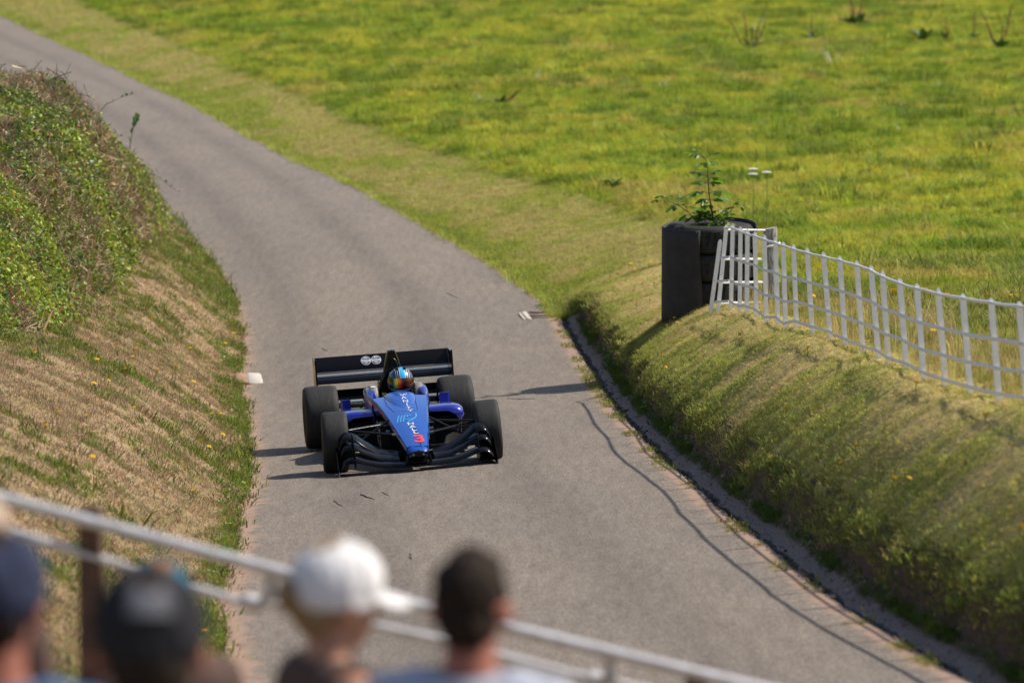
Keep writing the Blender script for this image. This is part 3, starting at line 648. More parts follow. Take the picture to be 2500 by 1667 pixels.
# black nose tip, pylons
MB().loft([[(-.098, -2.205, .190), (0, -2.22, .204), (.098, -2.205, .190), (.09, -2.195, .158), (0, -2.205, .152), (-.09, -2.195, .158)], [(-.107, -2.10, .2445), (0, -2.125, .2525), (.107, -2.10, .2445), (.10, -2.1, .155), (0, -2.1, .150), (-.10, -2.1, .155)]]).build('nose_tip', m_carbon, car, 50)
# panel seam + pinstripes
mb = MB()
def strip(path, w, mb, mi=0, lift=.0025, fz=nose_top, ay=1.0):
    P = [Vector((x, y, fz(y, x) + lift)) for x, y in path]; vs = []; fs = []
    for i, p in enumerate(P):
        d = (P[min(i + 1, len(P) - 1)] - P[max(i - 1, 0)]); n = Vector((-d.y, d.x, 0)).normalized() * w / 2; n.y *= ay
        for q in (p - n, p + n): vs.append((q.x, q.y, fz(q.y, q.x) + lift))
    fs = [(2 * i, 2 * i + 1, 2 * i + 3, 2 * i + 2) for i in range(len(P) - 1)]; mb.add(vs, fs, mi)
def dense(pts, n=8):
    out = []
    for a, b2 in zip(pts[:-1], pts[1:]): out += [(a[0] + (b2[0] - a[0]) * k / n, a[1] + (b2[1] - a[1]) * k / n) for k in range(n)]
    return out + [pts[-1]]
strip(dense([(.030, -1.52), (.034, -1.8), (.036, -2.17)]), .007, mb); mb.build('panel_seam', m_flat, car); mb = MB()
strip(dense([(-.17, -.36), (-.165, -.7), (-.12, -1.0), (.115, -1.0), (.13, -.6), (.15, -.4)]), .004, mb)
mb.build('panel_seam', m_flat, car)
def flank(s):
    rows = []; 
    for (y, wt, zt, zb, wb) in (ST[3:] if s > 0 else ST[5:]): rows.append([(s * (wt + .004), y, zt - .030), (s * (wt + .004), y, zt - .046)])
    MB().loft(rows, 0, False, False).build('pinstripe', m_cyan if s > 0 else m_red, car)
sym(flank)
# raised cowl in front of the driver
rings = []
CW = [(-1.02, .01, .502), (-.9, .06, .525), (-.72, .105, .572), (-.52, .14, .622), (-.34, .158, .648), (-.2, .165, .655)]
def cowl_z(y, x=0):
    ys = [c[0] for c in CW]
    w = float(np.interp(y, ys, [c[1] for c in CW])); z = float(np.interp(y, ys, [c[2] for c in CW])); base = float(np.interp(y, [s[0] for s in ST], [s[2] for s in ST]))
    if abs(x) >= w: return nose_top(y, x)
    return max(nose_top(y, x), base + (z - base) * math.sqrt(max(0, 1 - (x / w) ** 2)) + .002)
for y, w, z in CW:
    base = nose_top(y) - .03
    rings.append([(w * math.cos(math.pi * k / 12) * 1.02, y, base + (z - base) * math.sin(math.pi * k / 12) ** .8) for k in range(13)])
MB().loft(rings, 0, False, False).build('cockpit_cowl', m_blue, car, 60)
# lettering on nose and cowl
GL = {'V': [[(0, 1), (.5, 0), (1, 1)]], 'A': [[(0, 0), (.5, 1), (1, 0)], [(.22, .38), (.78, .38)]], 'N': [[(0, 0), (0, 1), (1, 0), (1, 1)]], 'I': [[(.5, 0), (.5, 1)]], 'T': [[(.5, 0), (.5, 1)], [(0, 1), (1, 1)]], 'Y': [[(0, 1), (.5, .5), (1, 1)], [(.5, .5), (.5, 0)]],
      'H': [[(0, 0), (0, 1)], [(1, 0), (1, 1)], [(0, .5), (1, .5)]], 'L': [[(.15, 1), (.15, 0), (.95, 0)]],
      '3': [[(.05, .92), (.45, 1), (.9, .93), (.92, .66), (.62, .54), (.35, .52)], [(.62, .54), (.95, .42), (.95, .1), (.55, 0), (.02, .08)]]}
SERIF = {'V': [(0, 1), (1, 1)], 'A': [(0, 0), (1, 0)], 'N': [(0, 0), (1, 1), (0, 1)], 'I': [(.5, 0), (.5, 1)], 'T': [(.5, 0)], 'Y': [(0, 1), (1, 1), (.5, 0)], 'H': [(0, 0), (0, 1), (1, 0), (1, 1)], 'L': [(.15, 1)]}
def glyph(ch, cx, cy, w, h, sw, mb, fz, lift=.003, mi=0, ay=1.6):
    # seen from the front: up is towards the cockpit (+y), right is +x
    def tr(p): return (cx + (p[0] - .5) * w, cy + (p[1] - .5) * h)
    for k, pl in enumerate(GL[ch]): strip(dense([tr(p) for p in pl], 3), sw * (1.0 if (ch == '3' or k == 0) else .75), mb, mi, lift + .0004 * k, fz, ay)
    for p in SERIF.get(ch, []): 
        q = tr(p); strip([(q[0] - w * .14, q[1]), (q[0] + w * .14, q[1])], h * .10, mb, mi, lift + .001, fz)
for i, ch in enumerate('VANITY'):
    mb = MB(); glyph(ch, .012 + .012 * i * .5, -.46 - .108 * i, .044, .074, .0075, mb, lambda y, x: max(cowl_z(y, x), nose_top(y, x)), .004); mb.build('letter', m_white, car)
for i, ch in enumerate('HALL'):
    mb = MB(); glyph(ch, .002 + .008 * i, -1.46 - .088 * i, .048, .066, .010, mb, nose_top, .003); mb.build('letter', m_white, car)
mb = MB(); glyph('3', .030, -1.915, .092, .175, .026, mb, nose_top, .004, 0, 1.7); mb.build('race_number', m_red, car)
mb = MB()
for k in range(3): strip(dense([(-.125 + .03 * k, -1.37), (-.11 + .03 * k, -1.30), (-.105 + .03 * k, -1.24), (-.085 + .03 * k, -1.16)], 3), .007, mb, 0, .003)
for pl in ([(-.005, -1.17), (-.01, -1.22)], [(.005, -1.19), (.035, -1.17)], [(.085, -1.12), (.08, -1.22), (.05, -1.30), (.0, -1.36), (-.035, -1.44)], [(-.03, -1.30), (.01, -1.31), (.05, -1.28)], [(.0, -1.36), (.05, -1.36)]): strip(dense(pl, 3), .008, mb, 0, .0035)
mb.build('emblem', m_cyan, car)
# --- monocoque tub and cockpit sides
def cock(s):
    rings = []
    for y, xo, xi, zt in [(-.24, .285, .262, .595), (-.1, .305, .235, .605), (.04, .318, .215, .64), (.13, .322, .205, .672), (.30, .325, .205, .685), (.45, .322, .21, .68), (.62, .31, .2, .62), (.9, .29, .15, .52)]:
        rings.append([(s * xi, y, .34), (s * xi, y, zt - .03), (s * (xi + .02), y, zt - .004), (s * (xi + xo) / 2, y, zt), (s * (xo - .02), y, zt - .012), (s * xo, y, zt - .05), (s * (xo + .012), y, .46), (s * (xo - .02), y, .3)])
    MB().loft(rings, 0).build('cockpit_side', m_blue2, car, 60)
    mb = MB()
    mb.loft([[(s * .20, y, .50), (s * .185, y, zt - .02), (s * .20, y, zt), (s * .262, y, zt + .002), (s * .274, y, zt - .012), (s * .27, y, .5)] for y, zt in [(.06, .60), (.10, .655), (.14, .688), (.30, .700), (.34, .69), (.36, .60)]], 0)
    hp = mb.build('headrest_pad', m_grey, car, 45)
    if s < 0: MB().add([(-.255, .13, .6905), (-.215, .13, .6905), (-.215, .20, .6955), (-.255, .20, .6955)], [(0, 1, 2, 3)]).build('sticker', m_white, hp)
sym(cock)
MB().loft([[(-.27, y, .06), (-.27, y, .38), (-.2, y, .42 - dz), (.2, y, .42 - dz), (.27, y, .38), (.27, y, .06)] for y, dz in [(-1.0, .04), (-.6, .0), (-.3, .14), (.6, .14), (.75, 0), (1.2, 0)]]).build('chassis_tub', m_carbon, car, 30)
# sponsor plates on the black tub flank
for (yy, zz, w, h) in [(-.86, .33, .09, .13), (-.88, .20, .10, .07), (-.62, .36, .09, .10), (-.60, .22, .09, .09)]:
    mb = MB()
    for k in range(4):
        y0 = yy - w / 2 + w * k / 4
        mb.add([(-.2735, y0, zz - h / 2 + .02 * (k % 2)), (-.2735, y0 + w * .16, zz - h / 2), (-.2735, y0 + w * .16, zz + h / 2 - .015 * (k % 3)), (-.2735, y0, zz + h / 2)], [(0, 1, 2, 3)])
    mb.build('sponsor_mark', m_white, car)
# --- engine cover with roll hoop intake
rings = []
for y, zt, wt, w1, w2 in [(.42, 1.03, .032, .098, .19), (.455, 1.042, .038, .104, .20), (.60, 1.03, .036, .095, .20), (.85, .93, .022, .062, .19), (1.15, .78, .012, .045, .17), (1.5, .60, .01, .035, .13), (1.75, .46, .008, .03, .09)]:
    zm = .42 + (zt - .42) * .62; zl = .42 + (zt - .42) * .25
    rings.append([(-w2, y, .30), (-w2, y, zl), (-w1, y, zm), (-wt - .008, y, zt - .03), (-wt, y, zt - .006), (0, y, zt), (wt, y, zt - .006), (wt + .008, y, zt - .03), (w1, y, zm), (w2, y, zl), (w2, y, .30)])
ec = MB().loft(rings, 0).build('engine_cover', m_black, car, 40)
mb = MB(); ring = [(.047 * math.cos(a) * (1 + .35 * (math.sin(a) < 0)), .412 + .008 * math.sin(a), .868 + .085 * math.sin(a)) for a in [2 * math.pi * k / 28 for k in range(29)]]
mb.tube(ring, .0085, 6); mb.build('intake_rim', m_carbon, ec, 60)
MB().add([(x * .96, .416, .868 + (z - .868) * .96) for x, y, z in ring[:-1]], [tuple(range(28))]).build('intake_dark_disc', m_flat, ec)  # flat black disc stands in for the shade inside the intake
MB().add([(-.092, .4165, .745), (-.080, .4165, .745), (-.062, .4165, .80), (-.072, .4165, .80)], [(0, 1, 2, 3)]).build('decal', m_white, ec)
MB().tube([(-.17, .40, .56), (-.12, .38, .72), (-.06, .37, .83), (0, .37, .855), (.06, .37, .83), (.12, .38, .72), (.17, .40, .56)], .018, 8).build('roll_hoop', m_black, car, 60)
# --- sidepods
def pod(s):
    rings = []
    for y, xo, zt, th in [(-.335, .60, .448, .012), (-.31, .628, .468, .045), (-.25, .642, .482, .075), (-.05, .648, .488, .085), (.3, .64, .475, .09), (.7, .585, .44, .09), (1.1, .47, .39, .08), (1.35, .38, .34, .06)]:
        xi = .285; r = []
        for x, dz in [(xi, -th), (xi, 0), (xi + (xo - xi) * .5, .006), (xo - .10, 0), (xo - .045, -.012), (xo - .012, -.035), (xo, -.075 - th * .4), (xo - .02, -.10 - th * .5), (xo - .06, -th - .045), (xo - .12, -th - .01)]: r.append((s * x, y, zt + dz))
        rings.append(r)
    MB().loft(rings, 0).build('sidepod_top', m_blue2, car, 60)
    rings = []
    for y, xo, zt, zb in [(-.22, .60, .37, .05), (-.1, .62, .385, .05), (.3, .615, .385, .05), (.7, .565, .36, .05), (1.1, .45, .32, .06), (1.35, .36, .29, .07)]:
        rings.append([(s * .27, y, zb), (s * .27, y, zt), (s * (xo - .05), y, zt), (s * xo, y, zt - .05), (s * (xo - .04), y, .2), (s * (xo - .10), y, zb)])
    pb = MB().loft(rings, 0).build('sidepod_body', m_carbon, car, 40)
    MB().add([(s * .29, -.222, .14), (s * .55, -.222, .16), (s * .575, -.222, .34), (s * .54, -.222, .365), (s * .29, -.222, .365)], [(0, 1, 2, 3, 4)]).build('inlet_dark_panel', m_flat, pb)  # black panel painted in for the shadowed hollow of the sidepod inlet
    MB().loft([[(s * (.585 + .03 * t), -.30 + .02 * t, .10 + .33 * t), (s * (.60 + .03 * t), -.20, .10 + .33 * t), (s * (.595 + .03 * t), -.20, .10 + .33 * t), (s * (.575 + .03 * t), -.29 + .02 * t, .10 + .33 * t)] for t in (0, .25, .5, .75, 1)]).build('inlet_edge', m_carbon, car, 60)
    mb = MB(); mb.loft([[(s * .46, .42, z), (s * .545, .40, z), (s * .565, .43, z), (s * .56, .52, z), (s * .46, .52, z)] for z in (.44, .50, .556, .56)]); mb.build('sidepod_fin', m_blue2, car, 30)
    # turning vane
    MB().loft([[(s * x, y, .05), (s * (x + .012), y, .05), (s * (x + .03 + .012), y, zt), (s * (x + .03), y, zt)] for x, y, zt in [(.30, -1.0, .10), (.36, -.85, .22), (.44, -.68, .24), (.53, -.52, .20), (.60, -.40, .10)]]).build('turning_vane', m_black, car, 50)
sym(pod)
mb = MB(); mb.loft([[(-w, y, .030), (-w, y, .046), (w, y, .046), (w, y, .030)] for y, w in [(-.95, .26), (-.7, .42), (-.4, .64), (.2, .66), (.95, .62), (1.25, .5), (1.9, .48)]]); mb.build('floor', m_flat, car, 20)
MB().box((.18, -.45, .475), (.05, .02, .02), 0).build('tow_tab', m_yel, car)
# --- front wing
def airfoil(x, y, z, chord, ang, th):
    pts = []
    prof = [(0, 0), (.04, .45), (.15, .9), (.35, 1), (.65, .62), (1, .05), (1, -.02), (.65, .15), (.35, .28), (.15, .12), (.04, -.25)]
    c, s2 = math.cos(ang), math.sin(ang)
    for u, t in prof:
        a, b2 = u * chord, (t - .5) * th; pts.append((x, y + a * c - b2 * s2, z + a * s2 + b2 * c))
    return pts
def span_wing(name, pf, xs, mt, parent, n=None):
    return MB().loft([airfoil(x, *pf(x)) for x in xs]).build(name, mt, parent, 50)
fw = bpy.data.objects.new('front_wing', None); COL.objects.link(fw); fw.parent = car; fw.empty_display_size = .1
def ip(x, xs, vs): return float(np.interp(abs(x), xs, vs))
def smx(xs, vs):
    g_ = np.linspace(xs[0], xs[-1], 161); v = np.interp(g_, xs, vs); k = np.hanning(17); k /= k.sum(); v2 = np.convolve(np.pad(v, 8, mode='edge'), k, 'valid'); return g_, v2
XA = [0, .2, .35, .48, .58, .66, .72, .755, .775]
zm_ = smx(XA, [.072, .075, .085, .115, .150, .160, .135, .07, .02]); z1_ = smx(XA, [.095, .10, .125, .185, .245, .262, .235, .15, .06]); z2_ = smx(XA, [.115, .12, .155, .235, .318, .340, .315, .22, .10])
xs_full = np.concatenate([np.linspace(-.775, .775, 63)])
span_wing('main_plane', lambda x: (-2.18 + .10 * ip(x, [0, .775], [0, 1]), ip(x, *zm_), .24, .16, .030), xs_full, m_black, fw)
def flaps(s):
    xs = np.linspace(.17, .77, 30) * s
    span_wing('flap', lambda x: (-2.02 + .07 * ip(x, [0, .775], [0, 1]), ip(x, *z1_), .16, .42, .020), xs, m_black, fw)
    span_wing('flap', lambda x: (-1.92 + .06 * ip(x, [0, .775], [0, 1]), ip(x, *z2_), .15, .55, .018), xs, m_black, fw)
    mb = MB(); pl = [(-2.14, .10), (-2.10, .19), (-2.00, .28), (-1.88, .37), (-1.76, .395), (-1.74, .10), (-1.95, .05)]
    mb.loft([[(s * .602, y, z) for y, z in pl], [(s * .606, y, z) for y, z in pl]]); mb.build('strake', m_carbon, fw, 20)
    pl = [(-2.12, .012), (-2.10, .08), (-2.03, .14), (-1.93, .22), (-1.80, .26), (-1.70, .26), (-1.68, .03), (-1.9, .02)]
    mb = MB(); mb.loft([[(s * .772, y, z) for y, z in pl], [(s * .780, y, z) for y, z in pl]]); mb.build('endplate', m_black, fw, 20)
    MB().loft([[(s * x, y, .09), (s * x, y, .365 - .01 * k), (s * x, y + .006, .365 - .01 * k), (s * x, y + .006, .09)] for k, (x, y) in enumerate([(.608, -1.735), (.68, -1.725), (.765, -1.71)])]).build('outer_panel', m_carbon, fw, 20)
    MB().tube([(s * .085, -2.17, .168), (s * .112, -2.19, .155), (s * .118, -2.195, .12), (s * .112, -2.16, .080)], [.016, .018, .016, .014], 8, flat=.6).build('pylon', m_black, fw, 60)
    MB().lathe([(0, .013), (.004, .013), (.004, 0)], 10, 'y', (s * .05, -2.212, .175)).build('bolt', m_steel, fw, 40)
    MB().box((s * .775, -2.11, .03), (.012, .05, .05), 0, None, .6).build('skid', m_steel, fw)
sym(flaps)
mb = MB(); [mb.box((0, -2.15 + .05 * k, .100 + .013 * k), (.19, .035, .006), 0, Euler((.25, 0, 0))) for k in range(3)]; mb.build('centre_vane', m_black, fw)
# --- suspension
def susp(s):
    def arm(name, a, b2, r=.011, fl=1.6): MB().tube([(s * a[0], a[1], a[2]), (s * b2[0], b2[1], b2[2])], r, 8, flat=fl).build(name, m_carbon, car, 60)
    def joint(p): MB().tube([(s * p[0], p[1], p[2]), (s * (p[0] + .035), p[1] + .002, p[2] + .004)], .016, 8).build('rod_end', m_steel, car, 60)
    hu = (.655, -1.45, .40); hl = (.66, -1.45, .17)
    arm('wishbone', (.17, -1.66, .335), hu); arm('wishbone', (.215, -1.12, .41), hu)
    arm('wishbone', (.12, -1.72, .165), hl); arm('wishbone', (.17, -1.10, .165), hl)
    arm('pushrod', (.20, -1.28, .455), (.62, -1.44, .215), .012, 1.2); arm('steering_rod', (.19, -1.30, .33), (.65, -1.36, .335), .009, 1)
    joint((.17, -1.66, .335)); joint((.20, -1.28, .34))
    h2 = (.56, 1.45, .45); h3 = (.56, 1.45, .20)
    arm('wishbone', (.14, 1.15, .42), h2); arm('wishbone', (.12, 1.62, .42), h2); arm('wishbone', (.16, 1.05, .18), h3); arm('wishbone', (.14, 1.6, .18), h3); arm('pushrod', (.15, 1.2, .5), (.55, 1.42, .24), .011, 1)
    arm('driveshaft', (.1, 1.45, .31), (.56, 1.45, .32), .02, 1)
sym(susp)
MB().loft([[(-w, y, .12), (-w, y, zt), (w, y, zt), (w, y, .12)] for y, w, zt in [(1.1, .2, .40), (1.6, .11, .40), (2.0, .09, .36)]]).build('gearbox', m_flat, car, 30)
# --- rear wing
rw = bpy.data.objects.new('rear_wing', None); COL.objects.link(rw); rw.parent = car; rw.location = (0, 0, -.035); rw.empty_display_size = .1
xs = np.linspace(-.715, .715, 13)
span_wing('upper_flap', lambda x: (1.98, .795, .19, .95, .020), xs, m_black, rw)
span_wing('main_plane', lambda x: (1.74, .700, .25, .30, .034), xs, m_black, rw)
span_wing('slot_bright_strip', lambda x: (1.955, .782, .045, .35, .012), xs, m_steel, rw)  # added pale strip imitating the bright open gap between the wing elements
span_wing('beam_flap', lambda x: (1.80, .50, .15, .80, .018), np.linspace(-.6, .6, 9), m_black, rw)
span_wing('beam_plane', lambda x: (1.64, .435, .19, .30, .030), np.linspace(-.6, .6, 9), m_black, rw)
span_wing('beam_lip', lambda x: (1.66, .375, .15, .2, .02), np.linspace(-.6, .6, 9), m_carbon, rw)
def endp(s):
    pl = [(1.66, .34), (1.64, .62), (1.68, .90), (1.74, .935), (2.10, .955), (2.16, .93), (2.16, .45), (2.05, .34)]
    MB().loft([[(s * .716, y, z) for y, z in pl], [(s * .728, y, z) for y, z in pl]]).build('endplate', m_black, rw, 20)
    MB().loft([[(s * .714, y, .66), (s * .714, y, .95), (s * .732, y, .95), (s * .732, y, .66)] for y in (1.655, 1.675)]).build('endplate_edge', m_carbon, rw, 20)
    MB().loft([[(s * .06, y, .36), (s * .06, y, .70), (s * .068, y, .70), (s * .068, y, .36)] for y in (1.75, 1.98)]).build('wing_pylon', m_black, rw, 20)
sym(endp)
def badge(cx):
    ang = .95; e1 = Vector((1, 0, 0)); e2 = Vector((0, math.cos(ang), math.sin(ang))); nrm = Vector((0, -math.sin(ang), math.cos(ang)))
    c0 = Vector((cx, 1.98, .795)) + e2 * .098 + nrm * .0125
    bd = bpy.data.objects.new('badge', None); COL.objects.link(bd); bd.parent = rw; bd.empty_display_size = .05
    def disc(r, lift, mt, nm, lo=-9, hi=9):
        pts = [c0 + e1 * r * math.cos(a) + e2 * max(min(r * math.sin(a), hi), lo) + nrm * lift for a in [2 * math.pi * k / 32 for k in range(32)]]
        MB().add(pts, [tuple(range(32))]).build(nm, mt, bd)
    disc(.053, 0, m_white, 'rim_disc'); disc(.047, .0012, m_navy, 'field_disc'); disc(.046, .0024, m_white, 'band', -.016, .010)
    for (dx, dy, w, h) in [(0, .027, .05, .006), (-.004, .036, .03, .006), (0, -.026, .045, .006), (0, -.036, .02, .004)]:
        p = c0 + nrm * .0024; MB().add([p + e1 * (dx - w / 2) + e2 * (dy - h / 2), p + e1 * (dx + w / 2) + e2 * (dy - h / 2), p + e1 * (dx + w / 2) + e2 * (dy + h / 2), p + e1 * (dx - w / 2) + e2 * (dy + h / 2)], [(0, 1, 2, 3)]).build('lettering', m_white, bd)
    for k in range(7):
        p = c0 + nrm * .0034 + e1 * (-.033 + .011 * k) + e2 * (-.003); w, h = .007, .010
        MB().add([p + e1 * (-w / 2) + e2 * (-h / 2), p + e1 * (w / 2) + e2 * (-h / 2), p + e1 * (w / 2) + e2 * (h / 2), p + e1 * (-w / 2) + e2 * (h / 2)], [(0, 1, 2, 3)]).build('lettering', m_navy, bd)
badge(-.165); badge(-.055)
MB().lathe([(-.012, .02), (-.012, .115), (.012, .115), (.012, .02)], 28, 'y', (.03, -.12, .47)).build('steering_wheel', m_flat, car, 60)
# ------------------------------------------------------------------ people
def capsule(mb, a, b2, ra, rb, n=12):
    a, b2 = Vector(a), Vector(b2); d = b2 - a; ln = max(d.length, 1e-4); d = d / ln
    u = d.orthogonal().normalized(); v = d.cross(u); rings = []
    for t in (-1.5, -1.1, -.6, 0): rings.append((a + d * ra * math.sin(t), ra * math.cos(t)))
    for t in (0, .6, 1.1, 1.5): rings.append((b2 + d * rb * math.sin(t), rb * math.cos(t)))
    mb.loft([[c + (u * math.cos(2 * math.pi * k / n) + v * math.sin(2 * math.pi * k / n)) * r for k in range(n)] for c, r in rings])
def union(name, mb, mats, parent, voxel=.011, smooth=6, noise=0, mfun=None, clip=None):
    me = mb.mesh('tmp', mats); o = bpy.data.objects.new('tmp', me); COL.objects.link(o)
    md = o.modifiers.new('r', 'REMESH'); md.mode = 'VOXEL'; md.voxel_size = voxel
    if smooth: ms = o.modifiers.new('s', 'SMOOTH'); ms.iterations = smooth; ms.factor = .5
    dg = bpy.context.evaluated_depsgraph_get(); m2 = bpy.data.meshes.new_from_object(o.evaluated_get(dg)); bpy.data.objects.remove(o)
    if noise or clip:
        bm = bmesh.new(); bm.from_mesh(m2)
        if noise:
            rs_ = np.random.RandomState(3); co = np.array([v.co[:] for v in bm.verts]); nz = fbm(co[:, 0] * 60 + co[:, 2] * 35, co[:, 1] * 60, 5, 2) - .5
            for v, q in zip(bm.verts, nz): v.co += v.normal * float(q) * noise
        if clip: bmesh.ops.delete(bm, geom=[v for v in bm.verts if clip(v.co)], context='VERTS')
        bm.to_mesh(m2); bm.free()
    m2.name = name; m2.materials.clear()
    for m in (mats if isinstance(mats, (list, tuple)) else [mats]): m2.materials.append(m)
    if mfun:
        idx = [mfun(p.center) for p in m2.polygons]; m2.polygons.foreach_set('material_index', idx)
    else: m2.polygons.foreach_set('material_index', [0] * len(m2.polygons))
    m2.polygons.foreach_set('use_smooth', [True] * len(m2.polygons)); m2.update()
    return link(name, m2, parent)
def head_shapes(mb, c, q, k=1.0):
    """head about .235 tall, facing local +Y"""
    def T_(p): return Vector(c) + q @ (Vector(p) * k)
    def ell(p, r):
        t = MB(); t.sphere((0, 0, 0), tuple(x * k for x in r), 16, 12); mb.add([q @ Vector(v) + T_(p) for v in t.v], t.f)
    ell((0, -.012, .025), (.077, .096, .094)); ell((0, .018, -.05), (.062, .07, .072)); ell((0, .055, -.088), (.035, .032, .026))
    capsule(mb, T_((0, .085, .01)), T_((0, .104, -.028)), .011 * k, .015 * k)
    for s in (-1, 1):
        ell((s * .084, -.012, -.015), (.013, .022, .035)); ell((s * .03, .078, .018), (.016, .012, .008))
    capsule(mb, T_((-.02, .088, -.058)), T_((.02, .088, -.058)), .008 * k, .008 * k)
def hand(mb, w, d, side, k=1.0, curl=.5):
    """relaxed hand from wrist w pointing along d"""
    w = Vector(w); d = Vector(d).normalized(); lat = d.cross(Vector((side, 0, .2))).normalized(); nrm = d.cross(lat).normalized() * side
    capsule(mb, w, w + d * .05, .026, .03); 
    for i, ln in enumerate((.072, .082, .076, .058)):
        b0 = w + d * .085 + lat * (.030 - .020 * i); mid = b0 + d * ln * .5 - nrm * .008 * curl; tip = mid + (d * (1 - .5 * curl) - nrm * curl).normalized() * ln * .55
        capsule(mb, w + d * .04 + lat * (.022 - .015 * i), b0, .014, .0095, 8); capsule(mb, b0, mid, .0095, .0088, 8); capsule(mb, mid, tip, .0088, .0075, 8)
    t0 = w + d * .025 + lat * .03; t1 = t0 + d * .035 + lat * .028; capsule(mb, t0, t1, .013, .011, 8); capsule(mb, t1, t1 + d * .03 + lat * .004, .011, .009, 8)
def skin(name, c): 
    m = mat(name, c, .55, spec=.35); m.node_tree.nodes['Principled BSDF'].inputs['Subsurface Weight'].default_value = .08
    return speckle(m, c, tuple(x * .85 for x in c), 14, .4, .62, bs=0)
def cloth(name, c): 
    m = mat(name, c, .9, spec=.15); return speckle(m, c, tuple(x * .8 for x in c), 60, .4, .6, bs=.2)
def spectator(label, x, y, ztop, yaw, sk, shirt, trous, headwear=None, hair=None, tilt=(0, 0), arms=0.0, sleeveless=False, w=1.0, bun=False, hairlen=0, hs=1.0, hnoise=.016, logo=None):
    g = gz(x, y); H = ztop - g; k = H / 1.722
    e = empty('person', (x, y, g), label, 'person', 'spectators behind the railing', yaw)
    P = lambda a, b2, c: Vector((a * k * w, b2 * k, c * k))
    hc = P(0, .02, 1.59); q = Euler((R_(tilt[0]), R_(tilt[1]), 0)).to_matrix()
    def limbs(mb, inf=0.0, part='all'):
        if part in ('all', 'legs'):
            for s in (-1, 1):
                capsule(mb, P(s * .09, 0, .90), P(s * .10, .015, .50), .088 * k + inf, .058 * k + inf); capsule(mb, P(s * .10, .015, .50), P(s * .105, -.01, .09), .056 * k + inf, .038 * k + inf * 1.6)
            capsule(mb, P(-.06, 0, .95), P(.06, 0, .95), .115 * k + inf, .115 * k + inf)
        if part == 'all':
            for s in (-1, 1): capsule(mb, P(s * .105, -.02, .045), P(s * .115, .15, .035), .042 * k, .034 * k)
        if part in ('all', 'torso'):
            capsule(mb, P(-.05, 0, 1.0), P(.05, 0, 1.0), .118 * k + inf, .118 * k + inf); capsule(mb, P(-.07, .0, 1.22), P(.07, 0, 1.22), .118 * k + inf, .118 * k + inf)
            capsule(mb, P(0, 0, 1.0), P(0, 0, 1.25), .14 * k + inf, .14 * k + inf); capsule(mb, P(-.12, -.01, 1.365), P(.12, -.01, 1.365), .078 * k + inf, .078 * k + inf); capsule(mb, P(0, -.015, 1.40), P(0, -.005, 1.455), .075 * k + inf, .055 * k + inf)
            for s in (-1, 1):
                el = P(s * (.245 + .03 * arms), .03 + .14 * arms, 1.10 + .02 * arms); capsule(mb, P(s * .175, -.01, 1.375), el if part == 'all' else P(s * .175, -.01, 1.375).lerp(el, .62), .056 * k + inf, (.042 if part == 'all' else .052) * k + inf)
                if part == 'all':
                    wr = P(s * (.24 - .05 * arms), .07 + .30 * arms, .86 + .28 * arms); capsule(mb, el, wr, .041 * k, .027 * k); hand(mb, wr, wr - el, s, k)
    mb = MB(); limbs(mb); capsule(mb, P(0, -.01, 1.44), P(0, .008, 1.54), .062 * k, .056 * k); head_shapes(mb, hc, q, k * hs)
    union('body', mb, sk, e, .011, 5)
    mb = MB(); limbs(mb, .012, 'torso'); nz = P(0, 0, 1.47).z
    hz = P(0, 0, .93).z
    union('shirt', mb, shirt, e, .012, 4, clip=(lambda c: (c.z > P(0, 0, 1.452).z and abs(c.x) < .09) or c.z < hz or (sleeveless and abs(c.x) > .165 * k * w and c.z < 1.5 * k)))
    mb = MB(); limbs(mb, .014, 'legs'); union('trousers', mb, trous, e, .013, 4, clip=lambda c: c.z > P(0, 0, 1.0).z)
    def ellh(mb, p, r):
        t = MB(); t.sphere((0, 0, 0), tuple(v * k * hs for v in r), 20, 14); mb.add([q @ Vector(v) + hc + q @ (Vector(p) * k * hs) for v in t.v], t.f)
    if hair:
        mb = MB(); ellh(mb, (0, -.022, .036), (.081, .098, .098)); ellh(mb, (0, -.05, -.03), (.070, .066, .066))
        if not headwear: ellh(mb, (.01, .01, .085), (.055, .065, .038))
        if hairlen:
            ellh(mb, (0, -.07, -.08), (.07, .045, .09)); ellh(mb, (.05, .0, -.06), (.04, .07, .09)); ellh(mb, (-.05, .0, -.06), (.04, .07, .09))
        if bun: ellh(mb, (-.01, -.115, -.005), (.042, .04, .04))
        qi = q.inverted()
        union('hair', mb, hair, e, .008, 2, hnoise, clip=lambda c: ((qi @ (c - hc)).y > .052 * k and (qi @ (c - hc)).z < .06 * k))
    if headwear:
        kind, hm = headwear; qi = q.inverted()
        mb = MB(); ellh(mb, (0, -.012, .036), (.093, .112, .098)); ellh(mb, (0, -.012, .015), (.094, .113, .085))
        lowz = -.012 if kind == 'cap' else -.03
        cap = union('cap' if kind == 'cap' else 'sun_hat', mb, hm, e, .008, 3, .012, clip=lambda c: (qi @ (c - hc)).z < lowz * k - .18 * max(0, -(qi @ (c - hc)).y) * (kind == 'cap'))
        br = MB(); rows = []
        if kind == 'cap':
            for j in range(7):
                a = -1.05 + 2.1 * j / 6; ca, sa = math.sin(a), math.cos(a); rows.append([(ca * .088, .02 + sa * .075, .018), (ca * .088 * 1.0, .03 + sa * .155, .004), (ca * .088, .03 + sa * .155, -.001), (ca * .088, .02 + sa * .075, .010)])
            br.loft(rows)
        else:
            br.loft([[(math.cos(a) * r1 * .9, -.012 + math.sin(a) * r1, z) for a in [2 * math.pi * j / 28 for j in range(28)]] for r1, z in [(.10, -.02), (.155, -.045), (.155, -.05), (.10, -.028)]], 0, True, False)
